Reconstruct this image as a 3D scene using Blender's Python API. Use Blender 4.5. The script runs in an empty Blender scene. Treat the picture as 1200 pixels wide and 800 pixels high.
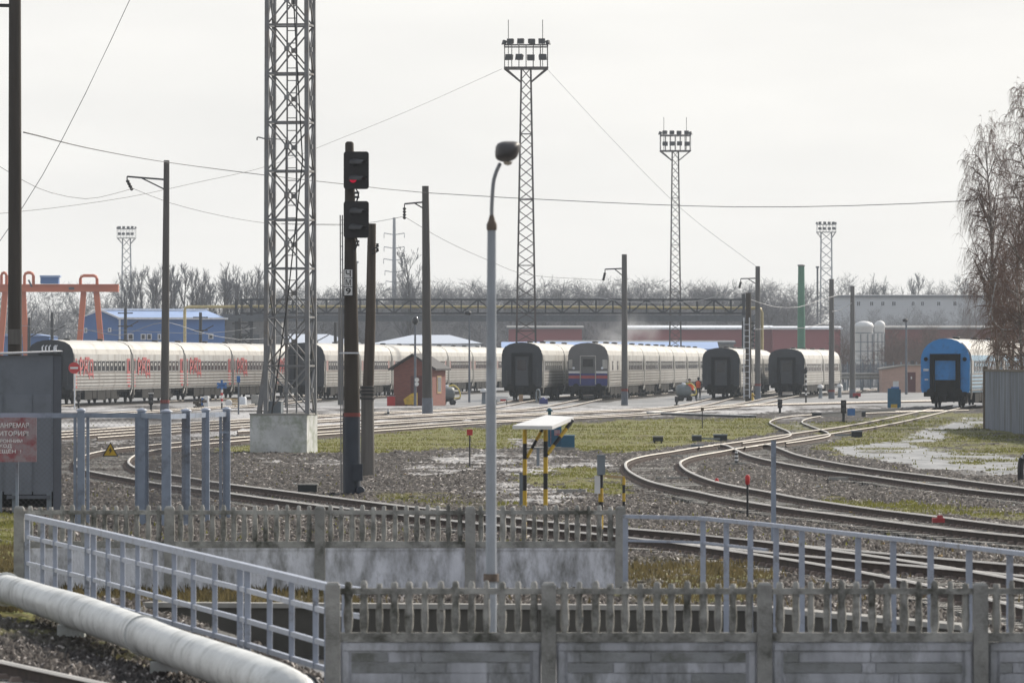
import bpy, bmesh, math, random
import numpy as np
from mathutils import Vector, Matrix, Quaternion
random.seed(7); rng = np.random.default_rng(7)
R = math.radians; PI = math.pi
SC = bpy.context.scene; COL = SC.collection

# ------------------------------------------------------------------ camera
CAM_H, FPX, HY = 3.05, 7500.0, 424.0          # eye height (m), focal length and horizon in photograph pixels (1200 wide)
cam = bpy.data.cameras.new('camera'); cam.sensor_width = 36.0; cam.lens = FPX/1200*36
cam.shift_y = (HY-400)/1200; cam.clip_start = 1.0; cam.clip_end = 9000
cam.dof.use_dof = True; cam.dof.focus_distance = 230; cam.dof.aperture_fstop = 9
camo = bpy.data.objects.new('camera', cam); COL.objects.link(camo)
camo.location = (0, 0, CAM_H); camo.rotation_euler = (R(90), 0, 0); SC.camera = camo

# ------------------------------------------------------------------ sky, sun, exposure
SUN_AZ, SUN_EL = R(42), R(34)                  # azimuth from +Y towards +X
W = bpy.data.worlds.new('World'); SC.world = W; W.use_nodes = True
nt = W.node_tree; nt.nodes.clear()
def N(t, tree=None, **k):
    n = (tree or nt).nodes.new(t)
    for a, b in k.items(): setattr(n, a, b)
    return n
out = N('ShaderNodeOutputWorld'); bg = N('ShaderNodeBackground'); bg.inputs[1].default_value = 0.1
sky = N('ShaderNodeTexSky', sky_type='NISHITA', sun_disc=False, sun_elevation=SUN_EL, sun_rotation=SUN_AZ,
        dust_density=4.0, air_density=1.0, ozone_density=1.0)
tc = N('ShaderNodeTexCoord'); mp = N('ShaderNodeMapping'); mp.inputs['Scale'].default_value = (1.2, 1.2, 5.0)
nz = N('ShaderNodeTexNoise'); nz.inputs['Scale'].default_value = 11; nz.inputs['Detail'].default_value = 4
cr = N('ShaderNodeValToRGB')
cr.color_ramp.elements[0].position = 0.3; cr.color_ramp.elements[0].color = (0.88, 0.88, 0.875, 1)
cr.color_ramp.elements[1].position = 0.7; cr.color_ramp.elements[1].color = (1.0, 0.995, 0.98, 1)
sc_ = N('ShaderNodeVectorMath', operation='SCALE'); sc_.inputs['Scale'].default_value = 10.6
mx = N('ShaderNodeMix', data_type='RGBA'); mx.inputs['Factor'].default_value = 0.9
L = nt.links.new
L(tc.outputs['Generated'], mp.inputs[0]); L(mp.outputs[0], nz.inputs['Vector']); L(nz.outputs[0], cr.inputs[0])
sx_ = N('ShaderNodeSeparateXYZ'); gr = N('ShaderNodeValToRGB'); mu_ = N('ShaderNodeMix', data_type='RGBA', blend_type='MULTIPLY'); mu_.inputs['Factor'].default_value = 1
gr.color_ramp.elements[0].position = 0.02; gr.color_ramp.elements[0].color = (1, 0.99, 0.965, 1); gr.color_ramp.elements[1].position = 1.0; gr.color_ramp.elements[1].color = (0.6, 0.66, 0.76, 1)
e_ = gr.color_ramp.elements.new(0.3); e_.color = (0.86, 0.885, 0.92, 1)
L(tc.outputs['Generated'], sx_.inputs[0]); L(sx_.outputs[2], gr.inputs[0]); L(cr.outputs[0], mu_.inputs['A']); L(gr.outputs[0], mu_.inputs['B']); 
dt = N('ShaderNodeVectorMath', operation='DOT_PRODUCT'); dt.inputs[1].default_value = (math.sin(SUN_AZ*.6), math.cos(SUN_AZ*.6), 0.25)
sh = N('ShaderNodeMapRange'); sh.inputs['From Min'].default_value = -1; sh.inputs['From Max'].default_value = .85; sh.inputs['To Min'].default_value = .6; sh.inputs['To Max'].default_value = 1.0
m3 = N('ShaderNodeVectorMath', operation='SCALE'); L(tc.outputs['Generated'], dt.inputs[0]); L(dt.outputs['Value'], sh.inputs['Value']); L(mu_.outputs['Result'], m3.inputs[0]); L(sh.outputs[0], m3.inputs['Scale']); L(m3.outputs[0], sc_.inputs[0]); L(sky.outputs[0], mx.inputs['A']); L(sc_.outputs[0], mx.inputs['B'])
L(mx.outputs['Result'], bg.inputs[0]); L(bg.outputs[0], out.inputs[0])
sun = bpy.data.lights.new('sun', 'SUN'); sun.energy = 4.6; sun.angle = R(4); sun.color = (1, 0.92, 0.8)
suno = bpy.data.objects.new('sun', sun); COL.objects.link(suno)
sd = Vector((math.sin(SUN_AZ)*math.cos(SUN_EL), math.cos(SUN_AZ)*math.cos(SUN_EL), math.sin(SUN_EL)))
suno.rotation_euler = (-sd).to_track_quat('-Z', 'Y').to_euler(); suno.location = (60, 100, 80)
SC.view_settings.view_transform = 'Standard'; SC.view_settings.look = 'None'
SC.view_settings.exposure = 0.08; SC.view_settings.gamma = 1.0
SC.render.engine = 'CYCLES'; SC.cycles.use_denoising = True; SC.cycles.max_bounces = 6
SC.cycles.diffuse_bounces = 2; SC.cycles.glossy_bounces = 2; SC.cycles.volume_bounces = 1; SC.cycles.transparent_max_bounces = 8

# ------------------------------------------------------------------ measuring: photograph pixel -> metres
def P(x, y, h=0.0):                             # the point of height h that shows at pixel (x, y)
    s = (y-HY)/(CAM_H-h); return Vector(((x-600)/s, FPX/s, h))
def Q(x, y, D):                                 # the point at distance D that shows at pixel (x, y)
    return Vector(((x-600)*D/FPX, D, CAM_H-(y-HY)*D/FPX))
def DB(y): return CAM_H*FPX/(y-HY)              # distance of ground seen at row y
def base(x, y): return P(x, y, 0.0)
def catmull(pts, step=2.0):
    pts = [Vector(p) for p in pts]; o = []
    ext = [pts[0]*2-pts[1]] + pts + [pts[-1]*2-pts[-2]]
    for i in range(1, len(ext)-2):
        a, b, c, d = ext[i-1:i+3]; n = max(2, int((c-b).length/step))
        for k in range(n):
            t = k/n
            o.append(0.5*((2*b)+(c-a)*t+(2*a-5*b+4*c-d)*t*t+(3*b-a-3*c+d)*t**3))
    o.append(pts[-1]); return o

# ------------------------------------------------------------------ materials
def new_mat(name):
    m = bpy.data.materials.new(name); m.use_nodes = True
    t = m.node_tree; return m, t, t.nodes['Principled BSDF']
def mat(name, col, rough=0.6, metal=0.0, var=0.18, scale=3.0, dirt=None, dirt_amt=0.45, dscale=1.3, dsharp=1.0, bump=0.0, bscale=30, stretch=(1, 1, 1), spec=0.5):
    m, t, b = new_mat(name); l = t.links.new
    c = N('ShaderNodeTexCoord', t); mpn = N('ShaderNodeMapping', t); mpn.inputs['Scale'].default_value = stretch
    oi = N('ShaderNodeObjectInfo', t); ad = N('ShaderNodeVectorMath', t, operation='ADD')
    l(c.outputs['Object'], mpn.inputs[0]); l(mpn.outputs[0], ad.inputs[0])
    mu = N('ShaderNodeMath', t, operation='MULTIPLY'); mu.inputs[1].default_value = 37.0
    l(oi.outputs['Random'], mu.inputs[0]); l(mu.outputs[0], ad.inputs[1])
    n1 = N('ShaderNodeTexNoise', t); n1.inputs['Scale'].default_value = scale; n1.inputs['Detail'].default_value = 5
    l(ad.outputs[0], n1.inputs['Vector'])
    r1 = N('ShaderNodeValToRGB', t); e = r1.color_ramp.elements
    e[0].position = 0.28; e[1].position = 0.72
    e[0].color = tuple(v*(1-var) for v in col)+(1,); e[1].color = tuple(min(1, v*(1+var)) for v in col)+(1,)
    l(n1.outputs[0], r1.inputs[0]); last = r1.outputs[0]
    if dirt:
        n2 = N('ShaderNodeTexNoise', t); n2.inputs['Scale'].default_value = dscale; n2.inputs['Detail'].default_value = 7; n2.inputs['Roughness'].default_value = 0.7
        l(ad.outputs[0], n2.inputs['Vector'])
        r2 = N('ShaderNodeValToRGB', t); pa, pb = 0.62-dirt_amt*0.4, 0.78-dirt_amt*0.3; pm = (pa+pb)/2; r2.color_ramp.elements[0].position = pm+(pa-pm)*dsharp; r2.color_ramp.elements[1].position = pm+(pb-pm)*dsharp
        l(n2.outputs[0], r2.inputs[0])
        mxn = N('ShaderNodeMix', t, data_type='RGBA'); l(r2.outputs[0], mxn.inputs['Factor']); l(last, mxn.inputs['A'])
        mxn.inputs['B'].default_value = tuple(dirt)+(1,); last = mxn.outputs['Result']
    l(last, b.inputs['Base Color']); b.inputs['Roughness'].default_value = rough; b.inputs['Metallic'].default_value = metal
    b.inputs['Specular IOR Level'].default_value = spec
    if bump:
        n3 = N('ShaderNodeTexNoise', t); n3.inputs['Scale'].default_value = bscale; n3.inputs['Detail'].default_value = 4
        l(ad.outputs[0], n3.inputs['Vector']); bm_ = N('ShaderNodeBump', t); bm_.inputs['Strength'].default_value = bump; bm_.inputs['Distance'].default_value = 0.02
        l(n3.outputs[0], bm_.inputs['Height']); l(bm_.outputs[0], b.inputs['Normal'])
    return m
def brick_mat(name, c1, c2, mortar, scale=1.0, bw=0.5, rh=0.25, rough=0.85):
    m, t, b = new_mat(name); l = t.links.new
    c = N('ShaderNodeTexCoord', t); sx = N('ShaderNodeSeparateXYZ', t); cx = N('ShaderNodeCombineXYZ', t); ad = N('ShaderNodeMath', t, operation='ADD')
    l(c.outputs['Object'], sx.inputs[0]); l(sx.outputs[0], ad.inputs[0]); l(sx.outputs[1], ad.inputs[1]); l(ad.outputs[0], cx.inputs[0]); l(sx.outputs[2], cx.inputs[1])
    br = N('ShaderNodeTexBrick', t); br.inputs['Scale'].default_value = scale; br.inputs['Brick Width'].default_value = bw; br.inputs['Row Height'].default_value = rh
    br.inputs['Color1'].default_value = c1+(1,); br.inputs['Color2'].default_value = c2+(1,); br.inputs['Mortar'].default_value = mortar+(1,); br.inputs['Mortar Size'].default_value = 0.012
    l(cx.outputs[0], br.inputs['Vector']); l(br.outputs[0], b.inputs['Base Color']); b.inputs['Roughness'].default_value = rough
    return m
def emit_mat(name, col, strength):
    m, t, b = new_mat(name); b.inputs['Base Color'].default_value = col+(1,); b.inputs['Emission Color'].default_value = col+(1,); b.inputs['Emission Strength'].default_value = strength
    return m
M = dict(
    fence=mat('weathered_concrete', (0.39, 0.385, 0.365), 0.9, var=0.35, scale=6, dirt=(0.07, 0.07, 0.055), dirt_amt=0.42, dscale=2.6, bump=0.5, bscale=60),
    fence_panel=mat('panel_concrete', (0.5, 0.51, 0.55), 0.9, var=0.3, scale=4, dirt=(0.2, 0.205, 0.2), dirt_amt=0.42, dscale=3.0, bump=0.4, bscale=60, stretch=(1, 1, .35)),
    whitewash=mat('peeling_whitewash', (0.76, 0.77, 0.83), 0.9, var=0.2, scale=5, dirt=(0.24, 0.237, 0.23), dirt_amt=0.42, dscale=4.5, dsharp=1.2, bump=0.5, bscale=40, stretch=(1, 1, .4)),
    panel_dk=mat('panel_concrete_darker', (0.4, 0.41, 0.43), 0.9, var=0.3, scale=4, dirt=(0.17, 0.175, 0.16), dirt_amt=0.5, dscale=2.0, bump=0.4, bscale=60),
    fence_post=mat('post_concrete', (0.36, 0.355, 0.34), 0.9, var=0.3, scale=6, dirt=(0.12, 0.12, 0.105), dirt_amt=0.35, dscale=3, bump=0.4, bscale=60),
    railing=mat('grey_blue_paint', (0.36, 0.4, 0.49), 0.42, var=0.12, scale=4, dirt=(0.12, 0.115, 0.11), dirt_amt=0.18, dscale=4),
    railing2=mat('pale_blue_paint', (0.34, 0.38, 0.47), 0.5, var=0.12, scale=4, dirt=(0.13, 0.12, 0.11), dirt_amt=0.22, dscale=4),
    pipe=mat('grey_pipe_wrap', (0.66, 0.67, 0.66), 0.5, var=0.12, scale=2.6, dirt=(0.34, 0.35, 0.34), dirt_amt=0.3, dscale=2.2, bump=1.0, bscale=5),
    lamp_steel=mat('galvanised_steel', (0.33, 0.36, 0.4), 0.55, 0.1, var=0.12, scale=3, dirt=(0.2, 0.19, 0.18), dirt_amt=0.25),
    lamp_rust=mat('rusty_collar', (0.13, 0.1, 0.08), 0.8, var=0.35, scale=20),
    lamp_head=mat('dark_lamp_housing', (0.06, 0.055, 0.055), 0.5, var=0.15),
    lens=mat('lamp_lens', (0.55, 0.5, 0.42), 0.15),
    kiosk=mat('slate_grey_sheet', (0.175, 0.195, 0.235), 0.5, var=0.1, scale=1.2, dirt=(0.14, 0.155, 0.185), dirt_amt=0.3),
    kiosk_dk=mat('dark_grey_sheet', (0.11, 0.122, 0.15), 0.55, var=0.1),
    roofmetal=mat('pale_sheet_roof', (0.5, 0.5, 0.52), 0.5, var=0.1),
    post_grey=mat('blue_grey_post', (0.27, 0.32, 0.41), 0.5, var=0.12, scale=4, dirt=(0.1, 0.105, 0.12), dirt_amt=0.25),
    mesh=mat('mesh_wire', (0.12, 0.12, 0.13), 0.6, 0.3),
    sign_red=mat('faded_red_sign', (0.3, 0.06, 0.075), 0.6, var=0.25, scale=3, dirt=(0.36, 0.28, 0.3), dirt_amt=0.62, dscale=5),
    white=mat('white_paint', (0.72, 0.72, 0.72), 0.55, var=0.06),
    text_white=mat('faded_white_letters', (0.85, 0.83, 0.84), 0.6, var=0.1),
    black=mat('black_paint', (0.015, 0.015, 0.017), 0.5),
    yellow=mat('yellow_paint', (0.62, 0.4, 0.03), 0.5, var=0.15, dirt=(0.35, 0.23, 0.04), dirt_amt=0.3, dscale=5),
    red=mat('red_paint', (0.5, 0.03, 0.03), 0.5, var=0.12),
    tower=mat('tower_steel', (0.24, 0.245, 0.255), 0.55, 0.2, var=0.2, scale=2, dirt=(0.2, 0.17, 0.15), dirt_amt=0.3),
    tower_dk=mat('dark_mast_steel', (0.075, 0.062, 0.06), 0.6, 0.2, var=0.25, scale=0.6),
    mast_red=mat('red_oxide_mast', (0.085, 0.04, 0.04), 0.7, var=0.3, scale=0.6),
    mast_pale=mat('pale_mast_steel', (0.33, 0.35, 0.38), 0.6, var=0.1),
    block=mat('foundation_concrete', (0.58, 0.59, 0.59), 0.9, var=0.25, scale=1.6, dirt=(0.32, 0.35, 0.29), dirt_amt=0.42, dscale=2.2, bump=0.4, bscale=25),
    pole=mat('pole_concrete', (0.085, 0.078, 0.072), 0.85, var=0.22, scale=3, stretch=(1, 1, .12)),
    pole_dk=mat('dark_pole_concrete', (0.055, 0.045, 0.036), 0.9, var=0.3, scale=4, stretch=(1, 1, .1)),
    pole_md=mat('grey_pole_concrete', (0.13, 0.127, 0.125), 0.85, var=0.2, scale=3, stretch=(1, 1, .12)),
    pole_base=mat('grey_blue_pole_base', (0.14, 0.155, 0.185), 0.7, var=0.15),
    signal_base=mat('dark_blue_base', (0.03, 0.038, 0.055), 0.6, var=0.2),
    pole_red=mat('red_band', (0.2, 0.045, 0.038), 0.7, var=0.2),
    wood=mat('weathered_timber', (0.085, 0.068, 0.055), 0.9, var=0.4, scale=7, stretch=(1, 1, .06), bump=0.5, bscale=30),
    wood_lt=mat('grey_timber', (0.135, 0.125, 0.115), 0.9, var=0.35, scale=7, stretch=(1, 1, .06)),
    signal=mat('signal_black', (0.018, 0.016, 0.018), 0.6, var=0.2),
    hood=mat('signal_hood', (0.05, 0.05, 0.055), 0.4),
    red_lit=emit_mat('red_signal_light', (0.6, 0.01, 0.05), 0.45),
    iron=mat('dark_ironwork', (0.03, 0.03, 0.032), 0.6, var=0.2),
    wire=mat('wire', (0.06, 0.06, 0.065), 0.6),
    wire_pale=mat('pale_wire', (0.3, 0.31, 0.33), 0.5),
    rail_top=mat('polished_rail_head', (0.58, 0.54, 0.49), 0.4, 0.9, var=0.08, scale=2),
    rail_side=mat('rusty_rail', (0.055, 0.036, 0.028), 0.85, var=0.35, scale=5),
    bed=mat('shade_dark_ballast', (0.035, 0.031, 0.028), 0.95, var=0.5, scale=1.5, spec=.15, dirt=(0.1, 0.095, 0.09), dirt_amt=0.2),  # dark tone carries the shade lying under the trains
    clip=mat('rusty_rail_clip', (0.16, 0.12, 0.1), 0.8, var=0.3),
    sleeper=mat('concrete_sleeper', (0.34, 0.325, 0.3), 0.8, var=0.3, scale=2, dirt=(0.08, 0.07, 0.06), dirt_amt=0.45, dscale=3),
    brick=brick_mat('red_brick', (0.19, 0.055, 0.042), (0.25, 0.08, 0.058), (0.2, 0.11, 0.09), 1.0, 0.26, 0.078),
    brick_lt=mat('brick_door', (0.11, 0.035, 0.035), 0.7, var=0.15),
    slate=mat('dark_roof_felt', (0.05, 0.047, 0.05), 0.8, var=0.2),
    glass=mat('dark_glass', (0.03, 0.032, 0.036), 0.12, var=0.3, scale=0.7),
    cream=mat('cream_coach_paint', (0.48, 0.47, 0.445), 0.4, var=0.1, scale=0.4, dirt=(0.25, 0.215, 0.18), dirt_amt=0.35, dscale=0.9, stretch=(1, 1, .25)),
    greyside=mat('silver_grey_coach_paint', (0.46, 0.455, 0.44), 0.4, var=0.1, scale=0.4, dirt=(0.24, 0.215, 0.19), dirt_amt=0.32, dscale=0.9, stretch=(1, 1, .25)),
    roofw=mat('pale_coach_roof', (0.55, 0.53, 0.49), 0.5, var=0.08, scale=0.3, dirt=(0.33, 0.305, 0.275), dirt_amt=0.35, dscale=0.6),
    rib_groove=mat('rib_groove_shade', (0.2, 0.18, 0.165), 0.5, var=0.1),
    band=mat('grey_window_band', (0.2, 0.198, 0.2), 0.4, var=0.12),
    band_red=mat('reddish_window_band', (0.3, 0.17, 0.155), 0.5, var=0.2, scale=0.6),
    coach_red=mat('coach_red', (0.42, 0.085, 0.085), 0.45, var=0.15),
    navy=mat('slate_navy_end', (0.028, 0.034, 0.045), 0.55, var=0.15, scale=0.8, dirt=(0.014, 0.016, 0.02), dirt_amt=0.4, dscale=0.8),
    navy_dk=mat('dark_gangway_rubber', (0.006, 0.0065, 0.008), 0.9, spec=.15),
    navy_lt=mat('grey_gangway_door', (0.045, 0.05, 0.06), 0.5, var=0.12),
    endgrey=mat('mid_grey_end', (0.13, 0.13, 0.135), 0.5, var=0.15, scale=0.9),
    blue_stripe=mat('royal_blue_stripe', (0.035, 0.045, 0.2), 0.45),
    under=mat('dirty_underframe', (0.016, 0.0145, 0.0135), 0.9, var=0.4, scale=2, spec=.2),
    under_lt=mat('grey_equipment_box', (0.05, 0.05, 0.05), 0.8, var=0.25, spec=.3),
    bright_blue=mat('bright_blue_coach', (0.025, 0.24, 0.62), 0.35, var=0.1, scale=0.6, dirt=(0.02, 0.12, 0.32), dirt_amt=0.25),
    pale_blue=mat('pale_blue_coach_side', (0.24, 0.38, 0.5), 0.45, var=0.1),
    cab_blue=mat('teal_blue_cabinet', (0.015, 0.11, 0.2), 0.5, var=0.15),
    blue_sign=mat('blue_sign', (0.05, 0.16, 0.42), 0.5),
    grey_box=mat('grey_equipment', (0.2, 0.23, 0.26), 0.6, var=0.15),
    dark_box=mat('dark_equipment', (0.03, 0.034, 0.036), 0.7, var=0.25),
    corr=mat('corrugated_zinc', (0.2, 0.225, 0.27), 0.5, 0.2, var=0.3, scale=2, stretch=(1, 1, .15), dirt=(0.12, 0.12, 0.135), dirt_amt=0.4),
    rustpost=mat('brown_rust_post', (0.12, 0.095, 0.07), 0.85, var=0.25),
    pink=mat('pink_plaster', (0.5, 0.34, 0.28), 0.85, var=0.08),
    crane=mat('orange_crane', (0.56, 0.16, 0.08), 0.6, var=0.12, scale=0.3),
    wall_blue=mat('blue_cladding', (0.07, 0.17, 0.42), 0.6, var=0.1, scale=0.2),
    roof_blue=mat('pale_blue_roof', (0.3, 0.42, 0.68), 0.5, var=0.08, scale=0.2),
    trim=mat('pale_trim', (0.7, 0.73, 0.78), 0.6),
    shed=mat('grey_shed_wall', (0.2, 0.2, 0.2), 0.8, var=0.15),
    tent=mat('hazed_tent_sheet', (0.5, 0.55, 0.64), 0.6, var=0.06),  # roof blue paled and greyed so distance haze sits in the colour
    redwall=mat('hazed_red_wall', (0.28, 0.08, 0.085), 0.8, var=0.12, scale=0.1),  # red lightened to put distance haze into the wall colour
    redwall2=mat('brownish_red_wall', (0.22, 0.07, 0.06), 0.8, var=0.15, scale=0.1),
    whitewall=mat('white_render_wall', (0.62, 0.64, 0.67), 0.8, var=0.05, scale=0.1),
    chimney=mat('green_steel_chimney', (0.06, 0.19, 0.12), 0.6, var=0.2, scale=0.5),
    pipe_y=mat('yellow_gas_pipe', (0.55, 0.45, 0.22), 0.5),
    truss=mat('dark_truss_steel', (0.035, 0.038, 0.045), 0.7),
    hazed_brush=mat('haze_pale_brush', (0.21, 0.21, 0.225), 0.95, var=0.25, scale=.05),  # distance haze put into the pale brush colour
    girder=mat('grey_girder', (0.11, 0.12, 0.135), 0.7, var=0.15),
    bark=mat('grey_brown_bark', (0.07, 0.06, 0.055), 0.95, var=0.3),
    twig=mat('grey_twigs', (0.115, 0.115, 0.125), 0.95, var=0.2),
    twig_br=mat('brown_twigs', (0.15, 0.088, 0.066), 0.95, var=0.25, scale=0.5),
    birch=mat('birch_bark', (0.3, 0.27, 0.25), 0.85, var=0.5, scale=3, stretch=(1, 1, 3), dirt=(0.05, 0.04, 0.035), dirt_amt=0.45, dscale=2),
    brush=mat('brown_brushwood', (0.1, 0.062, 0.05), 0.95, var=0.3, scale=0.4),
    grass=mat('winter_grass', (0.17, 0.17, 0.045), 0.9, var=0.35, scale=0.5),
    drygrass=mat('dry_grass', (0.13, 0.105, 0.05), 0.95, var=0.35, scale=0.8),
    skin=mat('skin', (0.45, 0.26, 0.19), 0.6), orange=mat('orange_vest', (0.85, 0.13, 0.03), 0.6, var=0.1),
    trousers=mat('dark_trousers', (0.02, 0.022, 0.03), 0.9), hose=mat('yellow_hose', (0.6, 0.5, 0.12), 0.5),
    tank=mat('grey_green_tank', (0.15, 0.175, 0.19), 0.55, var=0.15), crate=mat('beige_crate', (0.45, 0.32, 0.16), 0.8),
    wall_dk=mat('pit_shade_concrete', (0.085, 0.08, 0.07), 0.9, var=0.3, scale=2), coping=mat('pale_coping', (0.33, 0.32, 0.3), 0.85, var=0.2, scale=3),  # wall_dk: pit shade put into the wall and floor colour
    rods=mat('rail_pad_red', (0.3, 0.03, 0.035), 0.7, var=0.2),
)

for k_ in ('grass', 'drygrass'):                # thin blades let the light through
    t_ = M[k_].node_tree; pb = t_.nodes['Principled BSDF']; tl = N('ShaderNodeBsdfTranslucent', t_); ms = N('ShaderNodeMixShader', t_); ms.inputs[0].default_value = .45
    src = pb.inputs['Base Color'].links[0].from_socket; t_.links.new(src, tl.inputs['Color']); t_.links.new(pb.outputs[0], ms.inputs[1]); t_.links.new(tl.outputs[0], ms.inputs[2])
    t_.links.new(ms.outputs[0], t_.nodes['Material Output'].inputs['Surface'])
# ------------------------------------------------------------------ mesh helpers
class MB:
    def __init__(s): s.v = []; s.f = []; s.m = []; s.sm = []
    def add(s, verts, faces, mi=0, sm=False):
        o = len(s.v); s.v += [tuple(v) for v in verts]; s.f += [tuple(i+o for i in f) for f in faces]
        s.m += [mi]*len(faces); s.sm += [sm]*len(faces); return s
    def box(s, c, size, rz=0.0, mi=0, taper=1.0):
        c = Vector(c); x, y, z = (d/2 for d in size); cz, sz = math.cos(rz), math.sin(rz); vs = []
        for k in (-1, 1):
            t = taper if k > 0 else 1
            for a, b in ((-1, -1), (1, -1), (1, 1), (-1, 1)):
                px, py = a*x*t, b*y*t; vs.append((c.x+px*cz-py*sz, c.y+px*sz+py*cz, c.z+k*z))
        return s.add(vs, [(3, 2, 1, 0), (4, 5, 6, 7), (0, 1, 5, 4), (1, 2, 6, 5), (2, 3, 7, 6), (3, 0, 4, 7)], mi)
    def bx(s, x0, x1, y0, y1, z0, z1, mi=0):
        return s.box(((x0+x1)/2, (y0+y1)/2, (z0+z1)/2), (abs(x1-x0), abs(y1-y0), abs(z1-z0)), 0, mi)
    def bar(s, p, q, w, h=None, mi=0):
        p, q = Vector(p), Vector(q); h = h or w; d = (q-p).normalized()
        up = Vector((0, 0, 1)) if abs(d.z) < 0.95 else Vector((0, 1, 0))
        a = d.cross(up).normalized()*w/2; b = a.cross(d).normalized()*h/2; vs = []
        for e in (p, q):
            for k, l in ((-1, -1), (1, -1), (1, 1), (-1, 1)): vs.append(e+a*k+b*l)
        return s.add(vs, [(0, 1, 2, 3), (7, 6, 5, 4), (1, 0, 4, 5), (2, 1, 5, 6), (3, 2, 6, 7), (0, 3, 7, 4)], mi)
    def tube(s, pts, r, n=8, mi=0, cap=True):
        pts = [Vector(p) for p in pts]; k = len(pts); rs = r if isinstance(r, (list, tuple)) else [r]*k; vs = []
        for i, p in enumerate(pts):
            d = (pts[min(i+1, k-1)]-pts[max(i-1, 0)]).normalized()
            up = Vector((0, 0, 1)) if abs(d.z) < 0.9 else Vector((0, 1, 0))
            a = d.cross(up).normalized(); b = a.cross(d)
            for j in range(n):
                t = 2*PI*j/n; vs.append(p+(a*math.cos(t)+b*math.sin(t))*rs[i])
        fs = [(i*n+j, i*n+(j+1) % n, (i+1)*n+(j+1) % n, (i+1)*n+j) for i in range(k-1) for j in range(n)]
        s.add(vs, fs, mi, True)
        if cap and n > 3: s.add(vs[:n], [tuple(range(n))], mi); s.add(vs[-n:], [tuple(range(n))[::-1]], mi)
        return s
    def lathe(s, prof, c=(0, 0, 0), n=16, mi=0, axis='z'):
        vs = []
        for r, z in prof:
            for j in range(n):
                t = 2*PI*j/n; u, v = r*math.cos(t), r*math.sin(t)
                w = (u, v, z) if axis == 'z' else ((z, u, v) if axis == 'x' else (u, z, v))
                vs.append((c[0]+w[0], c[1]+w[1], c[2]+w[2]))
        fs = [(i*n+j, i*n+(j+1) % n, (i+1)*n+(j+1) % n, (i+1)*n+j) for i in range(len(prof)-1) for j in range(n)]
        s.add(vs, fs, mi, True); s.add(vs[:n], [tuple(range(n))[::-1]], mi); s.add(vs[-n:], [tuple(range(n))], mi); return s
    def prism(s, poly, y0, y1, mi=0):               # polygon in x, z extruded along y
        n = len(poly); vs = [(x, y0, z) for x, z in poly]+[(x, y1, z) for x, z in poly]
        return s.add(vs, [tuple(range(n)), tuple(range(2*n-1, n-1, -1))]+[(i, n+i, n+(i+1) % n, (i+1) % n) for i in range(n)], mi)
    def build(s, name, m, parent=None, world=False, loc=None, fix=True):
        me = bpy.data.meshes.new(name); off = Vector(parent.location) if (world and parent) else Vector((0, 0, 0))
        me.from_pydata([Vector(v)-off for v in s.v], [], s.f)
        for x in (m if isinstance(m, (list, tuple)) else [m]): me.materials.append(x)
        me.polygons.foreach_set('material_index', s.m); me.polygons.foreach_set('use_smooth', s.sm)
        if fix:
            b = bmesh.new(); b.from_mesh(me); bmesh.ops.recalc_face_normals(b, faces=b.faces); b.to_mesh(me); b.free()
        me.update(); o = bpy.data.objects.new(name, me); COL.objects.link(o)
        if parent: o.parent = parent
        if loc: o.location = loc
        return o
def tag(o, label, cat, group=None, kind=None):
    if label: o['label'] = label
    if cat: o['category'] = cat
    if group: o['group'] = group
    if kind: o['kind'] = kind
    return o
def thing(name, label, cat, loc=(0, 0, 0), rz=0.0, group=None):
    o = bpy.data.objects.new(name, None); o.empty_display_size = 0.3; COL.objects.link(o)
    o.location = loc; o.rotation_euler = (0, 0, rz); return tag(o, label, cat, group)
def structure(o): o['kind'] = 'structure'; return o
def dup(root, loc, rz=None, label=None, group=None, scale=None):
    def cp(o, par):
        c = o.copy(); COL.objects.link(c); c.parent = par
        for ch in list(o.children): cp(ch, c)
        return c
    r = cp(root, None); r.location = loc
    if rz is not None: r.rotation_euler = (0, 0, rz)
    if scale is not None: r.scale = scale
    if label: r['label'] = label
    if group: r['group'] = group
    return r
def text_mb(body, size, width=None, depth=0.004, bold=0.018):
    cu = bpy.data.curves.new('lettering', 'FONT'); cu.body = body; cu.size = size; cu.extrude = depth; cu.align_x = 'LEFT'; cu.offset = (.006 if body in 'М' else bold)*size
    o = bpy.data.objects.new('lettering', cu); COL.objects.link(o)
    dg = bpy.context.evaluated_depsgraph_get(); me = bpy.data.meshes.new_from_object(o.evaluated_get(dg))
    v = np.array([q.co[:] for q in me.vertices]); f = [tuple(p.vertices) for p in me.polygons]
    bpy.data.objects.remove(o); bpy.data.curves.remove(cu); bpy.data.meshes.remove(me)
    v[:, :2] -= v[:, :2].min(0)
    if width: v[:, 0] *= width/v[:, 0].max()
    return v, f
def add_text(mb, body, size, origin, ax, ay, az, width=None, mi=0, depth=0.004):
    v, f = text_mb(body, size, width, depth); o, ax, ay, az = Vector(origin), Vector(ax), Vector(ay), Vector(az)
    mb.add([o+ax*a+ay*b+az*c for a, b, c in v], f, mi); return mb

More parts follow.
